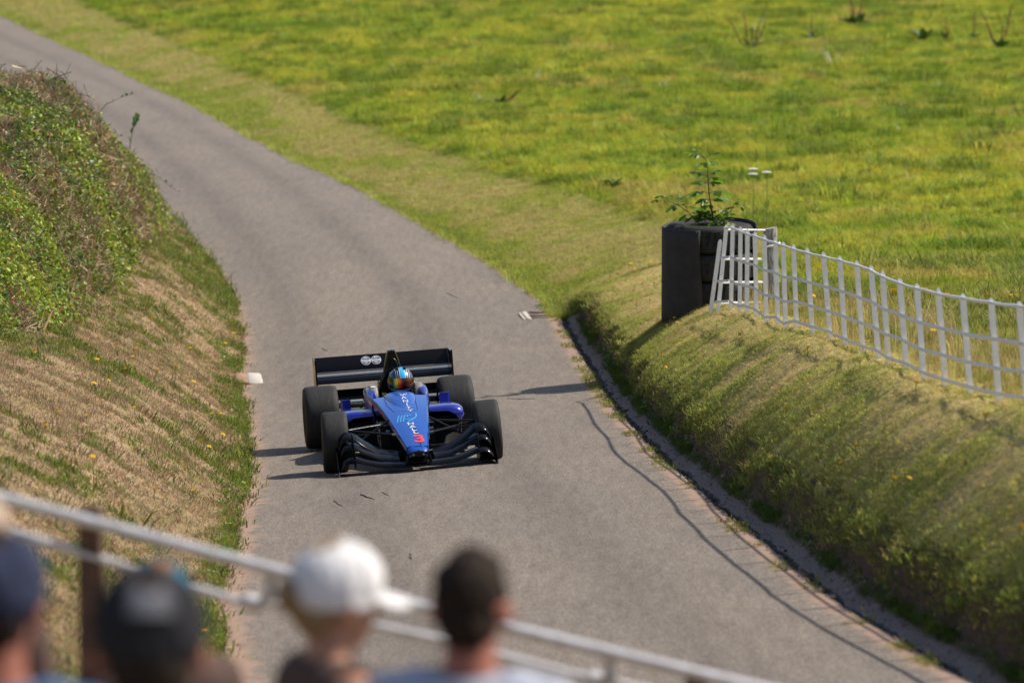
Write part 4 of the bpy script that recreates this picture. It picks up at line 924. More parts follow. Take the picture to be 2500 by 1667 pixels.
        br.v = [tuple(hc + q @ (Vector(p) * k * hs)) for p in br.v]; br.build('brim', hm, cap, 60)
        for j in range(3 if kind == 'cap' else 0):
            a = math.pi * j / 3 + .3; sm_ = MB(); sm_.tube([hc + q @ (Vector((math.cos(a) * .0945 * math.sin(t), -.012 + math.sin(a) * .1135 * math.sin(t), .034 + .099 * math.cos(t))) * k * hs) for t in np.linspace(-1.45, 1.45, 15)], .0022, 4); sm_.build('seam', hm, cap, 60)
        if logo:
            lg = MB(); pts_ = [hc + q @ (Vector((math.sin(u) * .096 * math.sin(v), -.012 - math.cos(u) * .1155 * math.sin(v), .034 + .101 * math.cos(v))) * k * hs) for v in np.linspace(.75, 1.3, 5) for u in np.linspace(-.42, .42, 7)]
            lg.add(pts_, [(i * 7 + j, i * 7 + j + 1, i * 7 + j + 8, i * 7 + j + 7) for i in range(4) for j in range(6)]); lg.build('patch', logo, cap, 60)
        bt = MB(); bt.sphere((0, 0, 0), .008 * k, 8, 6); bt.v = [tuple(Vector(p) + hc + q @ (Vector((0, -.012, .136)) * k)) for p in bt.v]; bt.build('button', hm, cap, 60)
    return e
sk_tan = skin('tanned_skin', (.40, .20, .13)); sk_red = skin('sunburnt_skin', (.34, .125, .085)); sk_fair = skin('fair_skin', (.5, .30, .21))
c_black = cloth('black_cap_cloth', (.022, .022, .026)); c_navy = cloth('navy_cloth', (.03, .036, .07)); c_white = cloth('white_cloth', (.72, .70, .70)); c_beige = cloth('beige_cloth', (.42, .32, .24)); c_patch = cloth('grey_patch_cloth', (.16, .16, .18)); c_teal = cloth('teal_cloth', (.05, .22, .32))
c_grey = cloth('pale_shirt_cloth', (.42, .45, .54)); c_blue = cloth('blue_shirt_cloth', (.05, .13, .26)); c_redshirt = cloth('dark_red_shirt_cloth', (.16, .03, .04)); c_brown = cloth('brown_top_cloth', (.10, .065, .055)); c_denim = cloth('denim_cloth', (.06, .08, .14))
h_dark = mat('dark_brown_hair', (.022, .014, .010), .85, spec=.15); speckle(h_dark, (.03, .02, .014), (.014, .009, .007), 90, .35, .65); h_blond = mat('blond_hair', (.3, .19, .08), .6); speckle(h_blond, (.30, .19, .085), (.14, .085, .04), 90, .35, .65); h_ginger = mat('ginger_hair', (.33, .15, .05), .55); speckle(h_ginger, (.36, .17, .06), (.22, .09, .03), 90, .35, .65)
spectator('man in a plain black baseball cap seen from behind, nearest to the camera', -.655, 7.6, 4.585, R_(6), sk_red, c_redshirt, c_denim, ('cap', c_black), h_dark, (-4, 0), .3, w=1.06, hs=1.1, logo=c_patch)
spectator('woman in a white cap with blond hair tied back, watching from behind the rail', -.425, 9.9, 4.275, R_(-62), sk_tan, c_brown, c_denim, ('cap', c_white), h_blond, (-8, 6), .2, True, .92, True, 0, hs=1.06)
spectator('bare-headed man with short dark brown hair and pale shirt', -.093, 9.3, 4.36, R_(-10), sk_red, c_grey, c_denim, None, h_dark, (-4, 0), .4, w=1.06, hnoise=.03)
spectator('person in a navy cap and blue shirt cut off by the left edge', -.985, 8.0, 4.60, R_(-8), sk_red, c_blue, c_denim, ('cap', c_navy), h_dark, (-4, 3), .2)
spectator('person in a beige sun hat at the far left beyond the navy cap', -1.335, 10.4, 4.325, R_(-12), sk_tan, c_brown, c_denim, ('hat', c_beige), h_dark, (-4, 2), .0, w=.75)
spectator('ginger-haired person in a teal cap mostly hidden behind the black cap', -.885, 10.6, 4.122, R_(30), sk_fair, c_brown, c_denim, ('cap', c_teal), h_ginger, (-4, 2), .2, hairlen=1)

# ---- driver in the cockpit
drv = empty('person', label='driver in dark overalls and blue and cyan helmet seated in the racing car', cat='person', mat=CARM)
m_suit = cloth('dark_race_suit', (.02, .02, .024)); mb = MB()
HX, HYc, HZ = .055, .20, .728
capsule(mb, (-.1, .62, .18), (.1, .62, .18), .13, .13); capsule(mb, (0, .62, .2), (.01, .42, .46), .145, .14); capsule(mb, (-.13, .37, .52), (.15, .37, .52), .07, .07); capsule(mb, (.01, .36, .55), (HX * .8, .24, .66), .06, .06)
for s in (-1, 1):
    capsule(mb, (s * .16, .36, .52), (s * .175, .12, .42), .052, .042); capsule(mb, (s * .175, .12, .42), (s * .10 + .03, -.08, .475), .04, .028); hand(mb, (s * .10 + .03, -.08, .475), (-s * .25, -.6, .15), s, 1, .9)
    capsule(mb, (s * .08, .5, .17), (s * .10, .0, .30), .085, .06); capsule(mb, (s * .10, 0, .30), (s * .08, -.55, .22), .056, .042); capsule(mb, (s * .08, -.55, .22), (s * .08, -.62, .30), .04, .03)
head_shapes(mb, (HX, HYc, HZ - .005), Euler((R_(-4), 0, math.pi)).to_matrix(), .92)
union('body', mb, m_suit, drv, .011, 4)
m_helm = mat('helmet_paint', (.012, .018, .045), .22, coat=1.0, coat_rough=.03)
N, L, b = nodes(m_helm)
tc = N.new('ShaderNodeTexCoord'); sx = N.new('ShaderNodeSeparateXYZ'); L.new(tc.outputs['Object'], sx.inputs[0])
nav, cy, wh = (.012, .018, .045), (.03, .40, .72), (.7, .72, .75)
mr = N.new('ShaderNodeMapRange'); mr.inputs[1].default_value = -.14; mr.inputs[2].default_value = .14; L.new(sx.outputs['X'], mr.inputs[0])
rs1 = ramp(m_helm, mr.outputs[0], [(0, nav), (.285, wh), (.30, nav), (.335, nav), (.345, wh), (.36, nav), (.415, wh), (.43, cy), (.625, cy), (.63, wh), (.645, nav), (.70, wh), (.715, nav), (.78, wh), (.79, nav)]); rs1.color_ramp.interpolation = 'CONSTANT'
mz = N.new('ShaderNodeMapRange'); mz.inputs[1].default_value = -.16; mz.inputs[2].default_value = .16; L.new(sx.outputs['Z'], mz.inputs[0])
zc = N.new('ShaderNodeMath'); zc.operation = 'LESS_THAN'; zc.inputs[1].default_value = -.045; L.new(sx.outputs['Z'], zc.inputs[0])
# cyan chin band: a tilted band low on the shell, white-edged
yb = N.new('ShaderNodeMath'); yb.operation = 'MULTIPLY_ADD'; L.new(sx.outputs['Y'], yb.inputs[0]); yb.inputs[1].default_value = -.30; L.new(sx.outputs['Z'], yb.inputs[2])
m2_ = N.new('ShaderNodeMapRange'); m2_.inputs[1].default_value = -.12; m2_.inputs[2].default_value = .02; L.new(yb.outputs[0], m2_.inputs[0])
rs2 = ramp(m_helm, m2_.outputs[0], [(0, nav), (.20, cy), (.50, wh), (.54, nav)]); rs2.color_ramp.interpolation = 'CONSTANT'
L.new(mixc(m_helm, zc.outputs[0], rs1.outputs[0], rs2.outputs[0]), b.inputs['Base Color'])
helm = MB(); n_ = 40; rings = []
for i in range(25):
    t = math.pi * i / 24 - math.pi / 2; t = max(min(t, 1.55), -1.55); zz = math.sin(t); rr_ = math.cos(t)
    ring = []
    for k in range(n_):
        a = 2 * math.pi * k / n_; x, y = math.cos(a), math.sin(a)
        kx, ky = .135, .155
        if zz < 0: kx *= 1 - .10 * zz * zz; ky *= 1 + (.05 if y < 0 else -.06) * abs(zz)
        rp_ = rr_ ** (.75 if zz < 0 else .95); ring.append((x * kx * rp_, y * ky * rp_, zz * (.148 if zz > 0 else .125)))
    rings.append(ring)
ho = helm.loft(rings).build('helmet', m_helm, drv, 60); ho.location = (HX, HYc, HZ - .005); ho.rotation_euler = (R_(-3), 0, R_(3))
m_vis = mat('iridium_visor', (.05, .02, .01), .2, metal=.5, coat=.3)
N, L, b = nodes(m_vis); tc = N.new('ShaderNodeTexCoord'); sx = N.new('ShaderNodeSeparateXYZ'); L.new(tc.outputs['Object'], sx.inputs[0])
mr = N.new('ShaderNodeMapRange'); mr.inputs[1].default_value = -.14; mr.inputs[2].default_value = .14; L.new(sx.outputs['X'], mr.inputs[0])
rv_ = ramp(m_vis, mr.outputs[0], [(0, (.02, .015, .012)), (.16, (.02, .03, .03)), (.21, (.05, .45, .15)), (.27, (.85, .70, .03)), (.35, (1.0, .33, .02)), (.44, (.9, .05, .02)), (.50, (.10, .018, .012)), (.62, (.06, .016, .012)), (.78, (.16, .05, .015)), (.9, (.04, .02, .015)), (1, (.015, .012, .012))])
L.new(rv_.outputs[0], b.inputs['Base Color'])
mb = MB(); rows = []
for i in range(9):
    zz = -.062 + .098 * i / 8; rows.append([(math.cos(a) * .137 * math.sqrt(max(0, 1 - (zz / .17) ** 2)) * 1.01, math.sin(a) * .158 * math.sqrt(max(0, 1 - (zz / .17) ** 2)) * 1.012, zz) for a in [math.pi * (1.04 + .92 * k / 24) for k in range(25)]])
vo = mb.loft(rows, 0, False, False).build('visor', m_vis, ho, 60)
for s in (-1, 1): MB().lathe([(0, .017), (.006, .015), (.008, 0)], 14, 'x', (0, 0, 0)).build('visor_pivot', m_steel, ho, 40).location = (s * .133, -.03, -.02) if s > 0 else (-.139, -.03, -.02)
for x in (-.035, .04): MB().box((x, -.068, .137), (.03, .045, .014), 0, Euler((R_(28), 0, 0)), .6).build('air_vent', m_flat, ho)
for s in (-1, 1):
    h_ = MB().tube([(s * .16, .42, .585), (s * .13, .33, .60), (s * .10, .24, .575), (s * .09, .17, .52)], .026, 8, flat=.35).build('shoulder_strap', m_flat, drv, 60)
    MB().box((s * .115, .268, .598), (.045, .05, .012), 0, Euler((.5, 0, 0))).build('strap_label', m_yel, h_)
# ------------------------------------------------------------------ white fence
m_fence = mat('white_fence_paint', (.62, .62, .64), .5); speckle(m_fence, (.84, .825, .80), (.58, .54, .50), 22, .55, .78, bs=.1)
m_rail = mat('weathered_rail_paint', (.5, .49, .49), .55); speckle(m_rail, (.76, .745, .72), (.46, .43, .40), 26, .48, .72, bs=.15)
TOPS = [(2.517, 48.5, 1.821), (2.552, 47.5, 1.872), (2.575, 46.5, 1.924), (2.599, 45.5, 1.982), (2.64, 44.5, 2.037), (2.694, 43.5, 2.085), (2.71, 42.5, 2.139), (2.747, 41.5, 2.198), (2.81, 40.5, 2.254), (2.893, 39.5, 2.305), (2.968, 38.5, 2.358), (3.04, 37.5, 2.408), (3.082, 36.5, 2.461), (3.094, 35.5, 2.503), (3.147, 34.5, 2.543), (3.192, 33.5, 2.594), (3.26, 32.5, 2.653), (3.343, 31.5, 2.715), (3.44, 30.5, 2.782), (3.524, 29.5, 2.857)]
x_, y_ = 3.524, 29.5
for k in range(9):
    y_ -= .9; x_ += .10 + .012 * k; TOPS.append((x_, y_, 2.857 + .062 * (k + 1)))
fence = empty('picket_fence', (2.55, 48.5, .8), label='low white metal picket fence with four rails running along the right bank', cat='fence')
f0 = Vector(fence.location); rf = random.Random(4)
BASES = []
for i, t in enumerate(TOPS):
    lean = -.02 + .13 * min(1, i / 9) + rf.uniform(-.02, .02)
    bx = t[0] + lean * .6; by = t[1] + rf.uniform(-.05, .05); bz = gz(bx, by) - .05
    BASES.append((bx, by, bz))
def picket(t, bse, w=.047, th=.020):
    a, b2 = Vector(bse) - f0, Vector(t) - f0; d = (b2 - a); L_ = d.length; d.normalize(); sx_ = Vector((1, 0, 0)); sx_ = (sx_ - d * sx_.dot(d)).normalized(); sy_ = d.cross(sx_)
    rings = []
    for f, k in [(0, 1), (1 - .045 / L_, 1), (1 - .022 / L_, .86), (1 - .008 / L_, .55), (1, .15)]:
        c = a + d * L_ * f; rings.append([c + sx_ * w / 2 * k * sgx + sy_ * th / 2 * (k if k > .5 else .5) * sgy for sgx, sgy in ((-1, -1), (1, -1), (1, 1), (-1, 1))])
    MB().loft(rings).build('picket', m_fence, fence, 35)
for t, bse in zip(TOPS, BASES): picket(t, bse)
def frac(i, f): return Vector(BASES[i]).lerp(Vector(TOPS[i]), f) - f0
RET = [((2.46, 48.75, 1.79), (2.36, 48.72, .74)), ((2.40, 48.95, 1.60), (2.28, 49.0, .66))]
for t, bse in RET: picket(t, bse)
wp = Vector((2.93, 49.3, 0))
for f, dz, rd, fl in ((.955, 0, .0125, 1), (.63, 0, .0150, .4), (.37, 0, .0150, .4), (.14, 0, .0150, .4)):
    pts = [frac(i, f) + Vector((-.018 if fl < 1 else -.012, -.012, rf.uniform(-.005, .005))) for i in range(len(TOPS))]
    fine = []
    for a, b2 in zip(pts[:-1], pts[1:]): fine += [a, a.lerp(b2, .5) + Vector((0, 0, rf.uniform(-.006, .003)))]
    pts = fine + [pts[-1]]
    MB().tube(pts, rd, 8, flat=fl, up=(0, 0, 1)).build('rail', m_rail, fence, 50)
    z0 = pts[0].z; e0 = pts[0]
    back = Vector((2.93 - f0.x, 49.32 - f0.y, z0 - .10)); cor = e0 + Vector((-.07 - .10 * (1 - f), .25, -.03))
    MB().tube([e0 + Vector((-.01, .03, 0)), cor, cor + Vector((.04, .06, -.02)), back], rd * .95, 8, flat=fl, up=(0, 0, 1)).build('return_rail', m_rail, fence, 50)
m_post = mat('weathered_timber', (.2, .18, .15), .9); N, L, b = nodes(m_post); tp = noise_node(m_post, 16, 5, .7, sc=(4, 4, .6)); L.new(ramp(m_post, tp.outputs[0], [(.3, (.06, .05, .04)), (.48, (.22, .20, .17)), (.6, (.5, .49, .47)), (.75, (.13, .12, .10))]).outputs[0], b.inputs['Base Color']); bump(m_post, tp.outputs[0], .8, .01)
po = empty('wooden_post', (3.0, 49.4, gz(3.0, 49.4)), label='weathered round timber post with flaking white paint behind the fence end', cat='post'); hz_ = 1.693 - po.location.z
MB().loft([[(.082 * math.cos(a) * k * (1 + .05 * math.sin(3 * a)), .082 * math.sin(a) * k * (1 + .05 * math.cos(2 * a)), z + (.015 * math.cos(a) if z > 1 * hz_ - .05 else 0)) for a in [2 * math.pi * j / 14 for j in range(14)]] for z, k in [(-.15, 1.05), (.3, 1.02), (hz_ - .03, .98), (hz_, .93)]]).build('shaft', m_post, po, 50)
MB().tube([(-.10, -.06, hz_ - .22), (0, -.095, hz_ - .2), (.09, -.05, hz_ - .19), (.11, .02, hz_ - .17)], .012, 8).build('tie_rod', m_fence, po, 60)

# ------------------------------------------------------------------ tyre planter and sapling
m_pt = mat('old_tyre', (.022, .021, .02), .8, spec=.3); speckle(m_pt, (.018, .017, .016), (.035, .031, .027), 12, .35, .7, bs=.4)
m_belt = mat('rubber_sheet', (.038, .033, .03), .75, spec=.3); speckle(m_belt, (.042, .036, .033), (.024, .021, .019), 5, .35, .7, bs=.15)
m_soil = mat('dark_soil', (.05, .035, .025), 1.0); speckle(m_soil, (.06, .042, .03), (.025, .018, .012), 25, .35, .65, bs=.8)
pl = empty('tyre_planter', (2.35, 50.65, .30), label='black planter of stacked lorry tyres wrapped in a rubber sheet', cat='planter')
z0 = .02
for k in range(4):
    h = .335; mb = MB(); r = .535 - .01 * (k % 2)
    mb.lathe([(z0 + .02, r * .62), (z0, r * .80), (z0 + .015, r * .93), (z0 + .05, r * .99), (z0 + .12, r), (z0 + .125, r * .985), (z0 + .14, r * .985), (z0 + .145, r), (z0 + .20, r), (z0 + .205, r * .985), (z0 + .22, r * .985), (z0 + .225, r), (z0 + h - .05, r * .99), (z0 + h - .015, r * .93), (z0 + h, r * .80), (z0 + h - .02, r * .62), (z0 + h - .06, r * .6), (z0 + .06, r * .6), (z0 + .02, r * .62)], 48, 'z')
    ty = mb.build('tyre', m_pt, pl, 40)
    for j in range(36 if k > 0 else 0):
        a = 2 * math.pi * j / 36
        if math.sin(a) > .4: continue
        tb = MB(); tb.box((math.cos(a) * (r + .002), math.sin(a) * (r + .002), z0 + .175), (.02, .05, .20), 0, Matrix.Rotation(a + .0, 3, 'Z') @ Matrix.Rotation(.15 * (-1) ** j, 3, 'X')); tb.build('tread_block', m_pt, ty)
    z0 += h - .005
MB().lathe([(z0 - .09, 0.0), (z0 - .075, .18), (z0 - .085, .34)], 24, 'z').build('soil', m_soil, pl, 60)
def belt(a0, a1, zb, zt, edge=0):
    n = 40; rows = []
    for i in range(n + 1):
        t = i / n; a = a0 + (a1 - a0) * t; rr_ = .565 + .012 * math.sin(3 * a) + (.02 * math.sin(t * 9)) * (t > .85)
        ax = a + (0 if i < n else 0)
        z1 = zt - .055 + .075 * max(0, math.sin(a + .35)); zl = zb + .015 * math.sin(4 * a)
        row = []
        for j in range(9):
            f = j / 8; wv = .035 * math.sin(f * 5.2 + .4) * max(0, (t - .8) / .2)
            row.append((math.cos(ax + wv) * rr_, math.sin(ax + wv) * rr_, zl + (z1 - zl) * f))
        rows.append(row)
    o = MB().loft(rows, 0, False, False).build('rubber_sheet', m_belt, pl, 60)
    md = o.modifiers.new('Thickness', 'SOLIDIFY'); md.thickness = .014
belt(R_(352), R_(262 - 0), .10, 1.375) if False else belt(R_(-5), R_(258), .16, 1.36)
sap = empty('elder_sapling', (2.40, 50.6, pl.location.z + z0 - .06), label='young elder sapling with drooping leaflets growing out of the tyre planter', cat='sapling')
m_stem = mat('reddish_stem', (.10, .045, .03), .7); speckle(m_stem, (.12, .05, .035), (.07, .05, .03), 30)
m_el = leaf_mat('elder_leaf', .48, rough=.35, fixed=((.09, .19, .022), (.21, .34, .04))); m_el2 = leaf_mat('yellowing_leaf', .5, fixed=((.30, .36, .03), (.42, .40, .04)))
lm = MB(); pts = [(0, 0, 0), (.16, .22, .03), (.22, .5, .035), (.13, .8, .0), (0, 1, -.06), (-.13, .8, 0), (-.22, .5, .035), (-.16, .22, .03), (0, .5, 0)]
lm.add(pts, [(0, 1, 2, 8), (8, 2, 3, 4), (8, 4, 5, 6), (0, 8, 6, 7)]); leaf_me = lm.mesh('leaf', m_el, 179); leaf_me2 = leaf_me.copy(); leaf_me2.materials.clear(); leaf_me2.materials.append(m_el2)
rl = random.Random(9)
def leaflet(p, d, s, up=None, yellow=False):
    s *= 1.6
    o = bpy.data.objects.new('leaf', leaf_me2 if yellow else leaf_me); COL.objects.link(o); o.parent = sap
    d = Vector(d).normalized(); q = d.to_track_quat('Y', 'Z') @ Quaternion((0, 1, 0), rl.uniform(-.9, .9)); o.rotation_mode = 'QUATERNION'; o.rotation_quaternion = q; o.location = p; o.scale = (s, s, s)
K = .00073
def px(x, y, dy=0): return Vector(((x - 1065) * K, dy, (1430 - y) * K))
stems = [[px(1075, 1430), px(1045, 1180), px(1020, 1050), px(1000, 950), px(985, 850), px(970, 600), px(962, 440), px(922, 290), px(850, 205)],
         [px(900, 1430, -.04), px(760, 1270, -.06), px(640, 1140, -.08), px(480, 1030, -.10), px(300, 945, -.12), px(150, 950, -.13)],
         [px(1180, 1430, .05), px(1280, 1240, .06), px(1380, 1080, .08), px(1430, 1010, .08)], [px(1000, 1430, -.1), px(900, 1250, -.14), px(780, 1120, -.18)], [px(1120, 1430, -.1), px(1180, 1260, -.15), px(1250, 1120, -.17)]]
for st, r0 in zip(stems, (.011, .007, .007, .006, .006)):
    MB().tube(st, [r0 * (1 - .75 * i / (len(st) - 1)) for i in range(len(st))], 7).build('stem', m_stem, sap, 60)
def frond(a, b2, n=5, s=.075, droop=.35, yellow=False):
    a, b2 = Vector(a), Vector(b2); d = b2 - a; mid = a.lerp(b2, .55) + Vector((0, 0, d.length * .12)); pts = [a, mid, b2]
    MB().tube(pts, [.0035, .003, .002], 5).build('leaf_stalk', m_stem, sap, 60)
    side = d.cross(Vector((0, 0, 1)))
    if side.length < 1e-4: side = Vector((0, 1, 0))
    side.normalize()
    prs = (n - 1) // 2
    for k in range(prs):
        t = .45 + .5 * k / max(prs, 1); p = a.lerp(mid, t / .55) if t < .55 else mid.lerp(b2, (t - .55) / .45)
        for s_ in (-1, 1): leaflet(p, d.normalized() * .7 + side * s_ * .8 + Vector((0, 0, -droop + rl.uniform(-.3, .3))), s * rl.uniform(.8, 1.1), yellow=yellow)
    leaflet(b2, d.normalized() + Vector((0, 0, -droop)), s * 1.1, yellow=yellow)
for a, b2, n, s in [((922, 290), (700, 190), 7, .07), ((922, 290), (1030, 215), 5, .065), ((850, 205), (760, 130), 5, .05), ((935, 370), (1030, 330), 5, .07), ((930, 370), (860, 355), 3, .075), ((965, 580), (780, 495), 7, .075), ((970, 575), (1140, 470), 5, .07), ((972, 600), (1050, 620), 5, .08), ((978, 690), (880, 665), 3, .09), ((980, 690), (1080, 670), 5, .09), ((985, 850), (790, 825), 5, .11), ((990, 850), (1190, 815), 5, .11), ((1000, 950), (900, 960), 5, .1), ((1005, 960), (1130, 940), 5, .11), ((1015, 1040), (950, 1090), 3, .09),
                ((640, 1140), (560, 1010), 5, .075), ((480, 1030), (380, 1060), 5, .07), ((480, 1030), (510, 930), 5, .06), ((300, 945), (310, 900), 5, .05), ((150, 950), (110, 960), 5, .05), ((250, 945), (180, 890), 5, .05), ((700, 1200), (520, 1240), 5, .08), ((760, 1270), (650, 1260), 5, .075), ((1280, 1240), (1330, 1160), 5, .07), ((1380, 1080), (1420, 1000), 5, .05), ((1430, 1020), (1500, 1060), 3, .05), ((1280, 1240), (1220, 1130), 5, .07)]:
    frond(px(*a, rl.uniform(-.03, .03)), px(*b2, rl.uniform(-.1, .1)), n, s)
for k in range(30):
    x, y = rl.uniform(760, 1300), rl.uniform(1080, 1380); a = px(1060 + (x - 1060) * .45, 1420 - (1420 - y) * .6, rl.uniform(-.08, .06)); frond(a, px(x, y, rl.uniform(-.22, .12)), 5, rl.uniform(.06, .09))
frond(px(1200, 1330, -.1), px(1290, 1320, -.15), 3, .09, yellow=True); frond(px(1250, 1400, -.1), px(1350, 1385, -.15), 1, .09, yellow=True); frond(px(1180, 1400, -.1), px(1210, 1430, -.15), 1, .08, yellow=True)

# ------------------------------------------------------------------ small roadside things
m_conc = mat('pale_concrete', (.52, .46, .38), .9); speckle(m_conc, (.55, .49, .41), (.36, .30, .24), 30, .4, .7, bs=.4); m_iron = mat('rusty_iron', (.08, .05, .035), .85); speckle(m_iron, (.10, .06, .04), (.05, .035, .028), 30)
dz_ = gz(.4, 60.8); dr = empty('drain_cover', (.4, 60.8, dz_ + .004), label='sunken iron drain cover with pale concrete end blocks at the ditch head', cat='drain')
MB().box((-.19, -.1, .0), (.07, .95, .035), 0, Euler((0, 0, .08)), bev=.008).build('concrete_block', m_conc, dr, 40); MB().box((-.255, -.15, -.005), (.035, .9, .03), 0, Euler((0, 0, .08)), bev=.006).build('concrete_block', m_conc, dr, 40); MB().box((.235, -.1, .01), (.055, .16, .05), 0, Euler((0, 0, .3)), bev=.012).build('stone', m_conc, dr, 40)
for y in (-.35, -.05, .42): MB().tube([(-.15 + .38 * k / 6, y - .06 * math.sin(math.pi * k / 6), .006) for k in range(7)], .012, 6, flat=2.5).build('bar', m_iron, dr, 60)
m_slab = mat('whitewashed_stone', (.6, .56, .5), .9); speckle(m_slab, (.50, .46, .41), (.36, .32, .27), 30, .4, .7, bs=.3); m_slab2 = mat('brown_stone', (.30, .17, .10), .9); speckle(m_slab2, (.34, .20, .12), (.19, .11, .08), 22, .4, .65, bs=.4)
sl = empty('kerb_stone', (-3.36, 54.4, gz(-3.34, 54.4) - .005), label='small whitewashed kerb stone with a brown end at the left road edge', cat='stone', rz=.12); sl.rotation_euler = (R_(5), R_(3), .12)
MB().box((.055, 0, .03), (.19, .62, .07), 0, None, bev=.018).build('white_end', m_slab, sl, 40); MB().box((-.115, .02, .027), (.15, .56, .062), 0, None, bev=.014).build('brown_end', m_slab2, sl, 40)  # left end coloured brown, right end whitewashed
m_tw = mat('dead_twig', (.06, .045, .035), .9); speckle(m_tw, (.11, .085, .068), (.06, .048, .04), 40)
for (a, b2, r, lb) in [((-1.399, 38.98), (-1.251, 38.4), .008, 'longest of three dark twigs on the road in front of the car'), ((-1.627, 38.56), (-1.516, 37.94), .005, 'left of three dark twigs on the road in front of the car'), ((-1.204, 39.06), (-1.124, 38.64), .005, 'shortest of three dark twigs on the road in front of the car'), ((-.995, 64.48), (-.799, 63.68), .006, 'thin twig lying on the road well behind the rear wing'), ((-.06, 49.50), (.285, 49.08), .005, 'bent stick lying just left of the planter shadow on the road'), ((-.815, 33.6), (-.79, 33.1), .006, 'dark scrap of twig on the road between the car and the spectators'), ((-2.6, 57.9), (-2.50, 57.5), .006, 'small dark twig near the left road edge behind the car')]:
    m_ = Vector((*a, 0)).lerp(Vector((*b2, 0)), .5); n_ = Vector((a[1] - b2[1], b2[0] - a[0], 0)).normalized() * .008; P = [Vector((*a, 0)), Vector((*a, 0)).lerp(m_, .5) + n_, m_ - n_, m_.lerp(Vector((*b2, 0)), .5) + n_ * .6, Vector((*b2, 0))]
    o_ = empty('twig', (m_.x, m_.y, gz(m_.x, m_.y) + .004), lb, 'twig'); P = [Vector((p.x - m_.x, p.y - m_.y, gz(p.x, p.y) + .004 + r * .7 - o_.location.z)) for p in P]
    r *= .6; MB().tube(P, [r, r * 1.1, r, r * .8, r * .4], 6).build('stick', m_tw, o_, 60); MB().tube([P[2], P[2] + Vector((.015, -.05, .006)), P[2] + Vector((.02, -.10, .003))], [r * .6, r * .5, r * .3], 5).build('side_shoot', m_tw, o_, 60)

# dandelions
m_dy = mat('dandelion_yellow', (.75, .50, .012), .7); m_ds = mat('dandelion_stem', (.16, .2, .05), .7)
fm = MB()
for rr_, z, n in ((.020, .0, 12), (.014, .005, 10), (.007, .008, 6)):
    for k in range(n):
        a = 2 * math.pi * k / n + rr_ * 50; c, s = math.cos(a), math.sin(a); w = rr_ * .28
        fm.add([(c * .002, s * .002, z - .002), (c * rr_ * .8 - s * w, s * rr_ * .8 + c * w, z + .003), (c * rr_, s * rr_, z + .002), (c * rr_ * .8 + s * w, s * rr_ * .8 - c * w, z + .003)], [(0, 1, 2, 3)])
flower_me = fm.mesh('flower_head', m_dy); sm = MB(); sm.tube([(0, 0, -.01), (.004, .002, .03), (0, 0, .058)], [.003, .0025, .003], 5); stem_me = sm.mesh('stem', m_ds, 60)
rd = random.Random(12)
def dandelion(x, y, lb, grp, s=1.0):
    o = empty('dandelion', (x, y, gz(x, y)), lb, 'dandelion', grp, rd.uniform(0, 6.28)); s *= 1.4; o.scale = (s, s, s)
    a = bpy.data.objects.new('stem', stem_me); b2 = bpy.data.objects.new('flower_head', flower_me)
    for k in (a, b2): COL.objects.link(k); k.parent = o
    b2.location = (0, 0, .058); b2.rotation_euler = (rd.uniform(.1, .7), rd.uniform(-.3, .3), 0)
LD = [(-4.477, 47.96), (-4.349, 48.76), (-4.291, 48.7), (-4.232, 49.32), (-4.224, 47.22), (-4.736, 41.82), (-4.697, 41.82), (-4.331, 44.26), (-4.009, 42.1), (-4.028, 40.84), (-3.889, 45.42), (-3.726, 49.62), (-3.949, 49.76), (-4.095, 44.88), (-3.966, 47.3), (-3.639, 40.78), (-3.969, 36.9), (-3.804, 37.86), (-3.867, 35.1), (-3.609, 33.96), (-3.444, 34.7), (-3.322, 46.9), (-3.273, 47.56), (-3.049, 44.58), (-3.103, 42.22), (-3.02, 42.14), (-2.976, 35.16), (-2.83, 37.46), (-3.182, 29.5), (-3.893, 59.34), (-3.884, 57.44), (-4.102, 54.02), (-4.476, 54.34), (-4.922, 53.84), (-4.624, 54.38), (-2.896, 31.86), (-2.079, 28.5)]
RD = [(1.37, 59.56), (1.889, 56.56), (1.597, 54.46), (1.753, 53.94), (1.876, 51.96), (1.912, 50.0), (1.432, 52.98), (1.297, 52.12), (1.65, 45.64), (1.034, 57.12), (1.913, 49.2), (1.654, 46.96), (2.335, 36.06), (3.271, 29.2), (2.608, 32.08), (2.496, 32.02), (2.697, 29.84), (2.765, 29.4), (2.493, 29.58), (3.124, 25.94), (2.678, 38.44), (2.915, 35.5), (3.074, 32.18), (1.677, 63.3), (1.743, 62.4), (1.677, 61.4), (1.743, 60.2), (2.007, 61.5), (2.078, 61.74), (1.547, 61.74)]
MD = [(3.439, 48.62), (3.426, 46.12), (4.814, 49.46), (4.344, 48.46), (4.92, 48.04), (5.384, 48.16), (5.547, 48.22), (5.585, 48.04), (5.622, 47.56), (3.811, 38.38), (3.537, 34.74), (4.743, 48.12)]
for x, y in LD: dandelion(x, y, 'small yellow dandelion flower in the dry grass of the left bank', 'dandelions on the left bank', rd.uniform(.85, 1.2))
for x, y in RD: dandelion(x, y, 'small yellow dandelion flower on the mown bank below the white fence', 'dandelions on the right bank', rd.uniform(.8, 1.15))
for x, y in MD: dandelion(x, y, 'yellow dandelion flower in the long grass behind the white fence', 'dandelions behind the fence', rd.uniform(1.4, 2.2))

